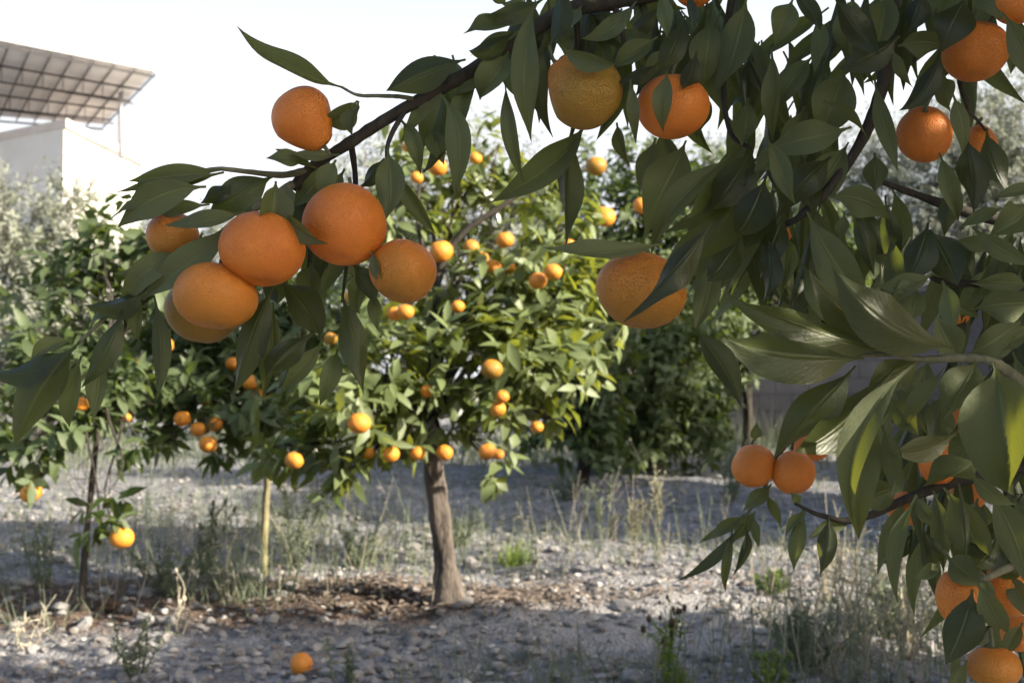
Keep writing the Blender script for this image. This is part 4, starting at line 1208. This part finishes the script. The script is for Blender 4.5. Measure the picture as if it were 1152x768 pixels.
v, f = fruit_mesh(7, 0, .86, .03, 28, 20)
v /= np.abs(v[:, 0]).max()
SMALL = mesh_np("mandarin", v * .034, [f], [SKIN_YELLOW])
v, f = fruit_mesh(8, 0, .92, .04, 28, 20)
v /= np.abs(v[:, 0]).max()
SMALL2 = mesh_np("mandarin", v * .034, [f], [SKIN_YELLOW])
dl, ds, dd = bl.y, bs.y, bd.y
BACK = [  # px py width depth label
    (492, 188, 22, DM - .1, "mandarin by itself high in the sunlit crown, near a thin hanging grey leaf"),
    (535, 178, 15, DM + .1, "small far mandarin among pale leaves high in the sunlit crown"),
    (469, 200, 15, DM, "reddish mandarin half behind leaves next to the high lone one"),
    (496, 283, 27, DM - .25, "big sunlit mandarin where the bare limb bends, touching no other"),
    (530, 278, 19, DM - .15, "yellowish mandarin between the limb's bend and the brightest round one"),
    (568, 270, 21, DM - .3, "bright round mandarin hanging highest over the sunlit leaves"),
    (542, 291, 17, DM - .15, "mandarin just under the yellowish one in the chain along the sunlit leaves"),
    (555, 300, 18, DM - .2, "orange mandarin in the middle of the chain, partly behind leaves"),
    (573, 301, 16, DM - .1, "dull mandarin of the chain below the brightest round one"),
    (605, 316, 21, DM - .35, "sunlit mandarin with its lower half in leaves, beside a fully clear one"),
    (622, 306, 21, DM - .4, "clear sunlit mandarin at the outer end of the chain"),
    (456, 351, 20, DM - .5, "sunlit front mandarin of the touching pair under the near green bottomed one"),
    (444, 353, 18, DM - .46, "shaded back mandarin of the touching pair under the near green bottomed one"),
    (553, 415, 25, DM - .55, "yellow orange mandarin alone against dark leaves above the trunk"),
    (565, 446, 16, DM - .5, "narrow mandarin seen between leaves, upper of two stacked ones"),
    (560, 460, 18, DM - .48, "mandarin under the narrow one, lower of two stacked ones"),
    (404, 476, 27, DM - .6, "large mandarin behind pale leaves on the lower outer side of the sunlit tree"),
    (600, 374, 17, DM - .1, "dark orange mandarin deep inside the sunlit crown"),
    (440, 511, 19, DM - .35, "mandarin second along the low row hanging beside the trunk top"),
    (414, 510, 16, DM - .3, "mandarin first along the low row, at the end away from the trunk"),
    (470, 510, 18, DM - .3, "mandarin of the low row just before the trunk"),
    (500, 509, 19, DM - .3, "mandarin of the low row touching the trunk's far side"),
    (548, 508, 20, DM - .55, "sunlit mandarin low on the tree, joined to a smaller one"),
    (561, 511, 13, DM - .5, "small mandarin joined to a sunlit one low on the tree"),
    (331, 518, 21, DM - .45, "mandarin at the low leafy edge near the slender pale trunk"),
    (397, 333, 18, DM - .1, "mandarin seen through the gap under the near cluster"),
    (680, 244, 26, dd - 4.2, "mandarin in the gap between near dark hanging leaves and a bent leaf"),
    (671, 187, 24, dd - 4.2, "yellow unripe mandarin below the lopsided rough one"),
    (722, 232, 21, dd - 4.0, "mandarin peeping out beside a large dark hanging leaf"),
    (262, 409, 17, dl - .2, "mandarin below the near unripe one, top of the shaded crown"),
    (281, 430, 19, dl - .25, "mandarin partly behind a near hanging leaf in the shaded crown"),
    (290, 443, 15, dl - .2, "mandarin just under the one behind the near hanging leaf"),
    (186, 389, 20, dl - .2, "dark red orange mandarin beside a single near hanging leaf in the shaded crown"),
    (205, 471, 19, dl - .35, "upper outer mandarin of the four low ones in the shaded crown"),
    (223, 483, 19, dl - .38, "middle mandarin of the four low ones in the shaded crown"),
    (241, 477, 19, dl - .36, "inner mandarin of the four low ones in the shaded crown"),
    (234, 500, 21, dl - .45, "lowest and brightest of the four low mandarins in the shaded crown"),
    (265, 411, 12, dl, "half hidden small mandarin touching the one below the near unripe fruit"),
    (235, 452, 13, dl - .1, "small dim mandarin above the four low ones"),
    (186, 428, 13, dl - .1, "small dim mandarin under the near single hanging leaf's tip"),
    (91, 455, 18, ds - .1, "mandarin between two near leaf tips in the young tree"),
    (35, 554, 25, ds - .15, "mandarin hanging low at the outer side of the young tree, away from its stem"),
    (137, 604, 27, ds - .3, "mandarin hanging lowest on the young tree beside its stem tuft"),
    (460, 165, 15, DM, "tiny pale mandarin near the top of the sunlit crown, left of the high lone one"),
    (640, 275, 14, DM - .1, "small mandarin in the thin outer shoots above the two at the chain's end"),
    (515, 345, 16, DM - .3, "mandarin deep in shade by the bare limb"),
    (372, 381, 16, DM - .4, "pale yellow mandarin showing between near drooping leaves"),
    (604, 480, 15, DM - .4, "small mandarin low at the sunlit tree's outer skirt"),
    (480, 440, 15, DM - .4, "mandarin in the dark hollow of leaves just over the trunk"),
    (320, 470, 15, dl - .2, "dim mandarin close by the slender pale trunk's top"),
    (150, 408, 14, dl - .2, "dim mandarin at the shaded crown's outer side"),
    (142, 470, 12, ds, "small mandarin half lost in the young tree's inner leaves"),
]
for i, (px, py, w, d, lab) in enumerate(BACK):
    if py > 500 and px > 300:
        d -= .16                     # the low row hangs at the front of the skirt
    p = W(px, py, d)
    o = link("mandarin", SMALL if i % 3 else SMALL2, None, p)
    s = w / FPX * d / .068
    o.scale = (s, s, s)
    rq = random.Random(i)
    o.rotation_euler = (rq.uniform(-.5, .5), rq.uniform(-.5, .5), rq.uniform(0, 6))
    o["greenness"] = .75 if "yellow" in lab else rq.uniform(0, .35); o["roughness"] = .3
    tag(o, lab, "mandarin", "mandarins on the orchard trees")
pf = G(339, 758)
o = link("mandarin", SMALL2, None, (pf.x, pf.y, pf.z + .028))
s = 26 / FPX * pf.y / .068
o.scale = (s, s, s)
o.rotation_euler = (1.0, .3, .4)
o["greenness"] = .05; o["roughness"] = .3
tag(o, "fallen mandarin lying on the stony ground", "mandarin")

# ------------------------------------------------------------------ bigger stones
ROCKS = [(320, 763, 17, .75, "whitish rounded stone touching the picture's bottom edge near the fallen mandarin"), (286, 722, 13, .7, "pale stone beside dark hollow up from the fallen mandarin"), (545, 708, 12, .6, "pale upright stone on the bank below the stout trunk"), (858, 727, 15, .5, "flat pale stone near the dry grass clump"), (680, 752, 15, .55, "greyish stone low on the bank, largest near the dark weed"), (305, 736, 11, .8, "small pale stone just behind the fallen mandarin"), (185, 690, 11, .8, "white stone behind the forked dry stalk"), (720, 760, 11, .9, "bright stone by the dark weed's foot")]
rg = np.random.RandomState(77)
for px, py, w, tone, lab in ROCKS:
    p = G(px, py)
    s = w / FPX * p.y / 2
    b = MB()
    b.add(rotz(rock_shape(ICO3[0], rg, .5, .7) * s * 1.15, rg.rand() * 6), None, ICO3[1], tone)
    o = link("stone", b.mesh("stone", STONE), None, (p.x, p.y, p.z + s * .3))
    tag(o, lab, "stone", "larger pale stones on the ground")
p = G(120, 690)
b = MB()
v = rock_shape(ICO3[0], rg, 1.0, .62)
v *= (1 + .12 * (rg.rand(len(v)) - .5))[:, None]
b.add(v * .062, None, ICO3[1])
o = link("clod", b.mesh("clod", CLOD), None, (p.x, p.y, p.z + .02))
tag(o, "dark brown clod of earth beside the young tree's stem", "clod")

# ------------------------------------------------------------------ weeds
def blade(b, p, d, L, w, droop, rg, rnd, segs=5):
    t = np.linspace(0, 1, segs + 1)
    d = np.array(d, float); d /= np.linalg.norm(d)
    ax = np.array(tuple(p))[None] + d[None] * (t * L)[:, None] + np.array([0, 0, -1.])[None] * (droop * L * t ** 2)[:, None]
    side = np.cross(d, [rg.uniform(-1, 1), rg.uniform(-1, 1), .1]); side /= np.linalg.norm(side) + 1e-9
    hw = (w / 2 * (1 - t) ** .7)[:, None]
    v = np.concatenate([ax + side * hw, ax - side * hw])
    b.add(v, [(i, i + 1, segs + 2 + i, segs + 1 + i) for i in range(segs)], None, rnd)


def tuft(label, px, py, hpx, n, spread, mat, seed, cat="grass tuft", name="grass_tuft", wmm=5.5, lean=(0, 0), rpx=14):
    p = G(px, py)
    rg = np.random.RandomState(seed)
    b = MB()
    Hh = hpx / FPX * p.y
    for _ in range(n):
        q = np.array([rg.normal(0, rpx / FPX * p.y), rg.normal(0, rpx / FPX * p.y), 0])
        z = H(p.x + q[0], p.y + q[1]) - .005
        d = (rg.normal(lean[0], spread), rg.normal(lean[1], spread), 1)
        blade(b, (p.x + q[0], p.y + q[1], z), d, Hh * rg.uniform(.45, 1.05), wmm / 1000 * rg.uniform(.6, 1.2), rg.uniform(0, .35), rg, rg.rand())
    o = b.obj(name, mat)
    return tag(o, label, cat, "weeds and grasses on the orchard floor")


def herb(label, px, py, hpx, mat, seed, stems=6, spread=.25, leafy=14, llen=.02, lw=.005, r=.0018, plume=False, heads=False, head_mat=None, cat="weed", name="weed"):
    """branching herb: stems with many short leaves, bristles or seed heads"""
    p = G(px, py)
    rg = np.random.RandomState(seed)
    t = thing(name, label, cat, tuple(p), "weeds and grasses on the orchard floor")
    Hh = hpx / FPX * p.y
    llen *= 1.5; lw *= 1.9; r *= 1.7; leafy = int(leafy * 1.6)
    heads_l = []
    b = MB(); lf = MB()
    for _ in range(stems):
        d = np.array([rg.normal(0, spread), rg.normal(0, spread), 1.]); d /= np.linalg.norm(d)
        L = Hh * rg.uniform(.55, 1.05)
        p0 = np.array(tuple(p)) + np.array([rg.normal(0, .012), rg.normal(0, .012), -.01])
        side = rg.randn(3) * .08 * L; side[2] = 0
        pts = [p0, p0 + d * L * .35 + side, p0 + d * L * .7 + side * .6, p0 + d * L + side * rg.uniform(-1, 2)]
        b.tube(pts, [r, r * .8, r * .6, r * .35], 5, rg.rand(), smooth=3)
        P, _r = catmull(np.array(pts), np.ones(4), 8)
        for q in range(rg.randint(1, 4)):               # forks
            i0 = rg.randint(6, len(P) - 4)
            e = P[i0] + (d + rg.randn(3) * .5) * L * rg.uniform(.15, .35)
            b.tube([P[i0], (P[i0] + e) / 2 + rg.randn(3) * .005, e], [r * .6, r * .45, r * .3], 4, rg.rand(), smooth=2)
            if heads:
                v = ICO1[0] * rg.uniform(.003, .006) * np.array([1, 1, 1.5])
                heads_l.append((v, e))
        if heads:
            heads_l.append((ICO1[0] * rg.uniform(.006, .010) * np.array([1, 1, 1.6]), P[-1]))
        for q in range(leafy):
            u = rg.uniform(.5, 1.) if plume else rg.uniform(.1, 1.)
            c = P[int(u * (len(P) - 1))]
            dv = rg.randn(3) * (.45 if plume else .8) + np.array([0, 0, .9 if plume else .25])
            blade(lf, c, dv, llen * rg.uniform(.5, 1.2), lw * rg.uniform(.6, 1.2), .3, rg, rg.rand(), 3)
    b.obj("stem", mat, t)
    if lf.n:
        lf.obj("leaves", mat, t)
    for v, e in heads_l:
        hd = MB(); hd.add(v + e, None, ICO1[1], rg.rand())
        hd.obj("seed_head", head_mat or mat, t)
    return t


herb("bleached forked dry stalk standing alone on the bank near the young tree", 205, 712, 74, STRAW, 1, 3, .10, 3, .03, .003, .0022, heads=True, name="dry_stalk", cat="dry stalk")
tuft("broad yellow green grass clump at the foot of the slender pale trunk", 268, 672, 74, 150, .28, WEED, 2, rpx=34)
herb("fine grey green weed thicket between the clod and the grass clump", 190, 676, 70, WEED, 3, 16, .35, 26, .02, .004)
herb("tall pale weed with yellow tips beside the young tree's lowest fruit", 228, 650, 84, WEED, 4, 9, .18, 26, .022, .004, heads=True)
herb("grey weed spread between the slender trunk and the stout trunk", 400, 640, 70, WEED, 5, 16, .4, 24, .022, .004)
herb("feathery grey weed rising behind the slender pale trunk", 330, 640, 110, WEED, 6, 12, .22, 30, .024, .004)
tuft("small sunlit yellow grass tuft beside the stout trunk", 578, 636, 40, 150, .28, FRESH, 7, rpx=10)
herb("tall plumed grass, thinner one, next to the leaning feathery plume", 672, 630, 100, WEED, 8, 4, .10, 40, .035, .003, .0015, plume=True, name="plumed_grass", cat="plumed grass")
herb("leaning feathery dry plume among the stony ground near the low hanging twig", 712, 640, 100, PLUME, 9, 5, .18, 60, .035, .003, .0015, plume=True, name="plumed_grass", cat="plumed grass")
herb("plumed grass with the tallest fluffy pale head, beside the leaning plume", 742, 635, 140, PLUME, 10, 3, .06, 34, .03, .003, .0015, plume=True, heads=True, name="plumed_grass", cat="plumed grass")
herb("low grey weed in front of the dense dark tree", 640, 560, 44, WEED, 11, 14, .4, 20, .03, .005)
herb("dark headed green weed low on the bank, close to the bottom edge", 752, 775, 105, FRESH, 12, 7, .2, 22, .022, .0035, .0013, heads=True, head_mat=CLOD)
tuft("small bright green grass tuft at the bottom edge beside the dark headed weed", 762, 775, 34, 130, .35, FRESH, 13, rpx=6)
herb("tall tangle of bleached bare stalks near the hanging fruit branch", 965, 725, 130, STRAW, 14, 12, .30, 5, .03, .003, .0022, name="dry_stalks_bush", cat="dry weed")
herb("bushy dark green weed patch spreading behind the bleached stalks", 1010, 716, 82, WEED, 15, 34, .55, 30, .024, .005)
herb("bushy grey green weed in front of the bleached stalks, at the bottom edge", 900, 752, 90, WEED, 16, 26, .5, 24, .022, .004)
herb("yellow budded weed poking up at the bottom edge below the bleached stalks", 868, 788, 68, FRESH, 17, 10, .3, 14, .016, .004, heads=True, head_mat=FRESH)
herb("second clump of bleached stalks close beside the hanging branch's sunlit leaf", 1020, 742, 120, STRAW, 18, 9, .22, 8, .03, .003, .002, name="dry_stalks_bush", cat="dry weed")
herb("lone thin dry stalk leaning near the dark headed weed", 738, 770, 78, STRAW, 19, 2, .14, 4, .02, .003, .0018, name="dry_stalk", cat="dry stalk")
herb("dry stalks at the picture's left bottom corner", 30, 735, 70, STRAW, 20, 5, .3, 6, .03, .003, .0018, name="dry_stalk", cat="dry stalk")
herb("grey weed beside the young tree's stem on the side away from the clod", 48, 660, 76, WEED, 21, 8, .25, 22, .022, .004)
herb("low weed in front of the forked dry stalk at the bottom edge", 150, 760, 80, WEED, 22, 8, .3, 18, .02, .004)
herb("yellowish low herb in the sunny strip below the low hanging twig", 870, 668, 34, FRESH, 23, 18, .5, 16, .018, .006)
herb("leafless dry stalks at the shaded edge below the smaller lower twig", 930, 668, 90, STRAW, 24, 5, .22, 4, .03, .003, .0018, name="dry_stalk", cat="dry stalk")
herb("sparse weed low in front of the bank below the stout trunk", 392, 770, 74, WEED, 25, 5, .2, 16, .02, .003)
herb("tall pale weed before the block wall beside the dense dark tree", 820, 560, 84, WEED, 26, 10, .2, 26, .035, .005)
herb("grassy weed clump behind the stout trunk", 520, 615, 52, WEED, 27, 14, .3, 20, .025, .004)

# thin ground cover that nobody could count
rg = np.random.RandomState(90)
b = MB()
for _ in range(4600):
    y = 3.2 + 9 * rg.rand() ** 1.3
    x = rg.uniform(-.48, .48) * y
    dens = float(gnoise(x, y, .6, 12))
    if .25 < x < 1.5 and 3.9 < y < 5.0 and rg.rand() < .93:
        continue
    if dens < .42 or (abs(y - 4.35) < .35 and abs(x + .2) < .9):
        continue
    for _ in range(3):
        blade(b, (x + rg.normal(0, .015), y + rg.normal(0, .015), H(x, y) - .004), (rg.normal(0, .35), rg.normal(0, .35), 1), rg.uniform(.03, .17) * (.5 + dens), .004, rg.uniform(0, .5), rg, rg.rand(), 3)
for _ in range(1300):
    if rg.rand() < .6:
        px, py = rg.normal(320, 130), rg.uniform(560, 665)
    else:
        px, py = rg.normal(960, 90), rg.uniform(640, 800)
    if rg.rand() < .25:
        px, py = rg.uniform(0, 900), rg.uniform(540, 640)
    p = G(px, min(py, 790))
    if .3 < p.x < 1.25 and 3.9 < p.y < 5.1 and rg.rand() < .9:
        continue
    d = np.array((rg.normal(0, .16), rg.normal(0, .16), 1.))
    L = rg.uniform(.08, .34) * (.5 + float(gnoise(p.x, p.y, .3, 21)))
    blade(b, (p.x, p.y, p.z - .005), d, L, .0045, rg.uniform(0, .3), rg, rg.rand(), 4)
    for _ in range(5):
        c = np.array(tuple(p)) + d * L * rg.uniform(.3, .95)
        blade(b, c, rg.randn(3) * .6 + (0, 0, .6), rg.uniform(.012, .04), .004, .3, rg, rg.rand(), 2)
gr = b.obj("grass", WEED)
b = MB()
for _ in range(210):
    px, py = (rg.normal(960, 80), rg.uniform(690, 790)) if rg.rand() < .5 else ((rg.normal(700, 60), rg.uniform(575, 640)) if rg.rand() < .4 else (rg.normal(260, 150), rg.uniform(575, 700)))
    p = G(px, min(py, 790))
    d = np.array((rg.normal(0, .3), rg.normal(0, .3), 1.)); d /= np.linalg.norm(d)
    L = rg.uniform(.12, .42)
    q = np.array(tuple(p)); sd_ = rg.randn(3) * .05 * L
    b.tube([q - (0, 0, .01), q + d * L * .5 + sd_, q + d * L], [.0016, .0012, .0006], 4, rg.rand(), smooth=3)
    if rg.rand() < .6:
        e = q + d * L * .6 + sd_
        b.tube([e, e + (d + rg.randn(3) * .6) * L * .3], [.0014, .0007], 4, rg.rand(), smooth=1)
ds_ = b.obj("dry_grass", STRAW)
ds_["kind"] = "stuff"
ds_["label"] = "thin bleached dry grass stalks scattered among the weeds"
gr["kind"] = "stuff"
gr["label"] = "sparse thin grey green grass over the stony ground"
# far undergrowth at the foot of the wall and the olives
b = MB()
for _ in range(5000):
    y = rg.uniform(10.5, 16)
    x = rg.uniform(-.5, .5) * y
    blade(b, (x, y, -.02), (rg.normal(0, .3), rg.normal(0, .3), 1), rg.uniform(.15, .6) * (.4 + float(gnoise(x, y, 1.2, 5))), .012, rg.uniform(0, .4), rg, rg.rand(), 3)
gr = b.obj("undergrowth", WEED)
gr["kind"] = "stuff"
gr["label"] = "tall pale undergrowth along the far edge of the orchard"
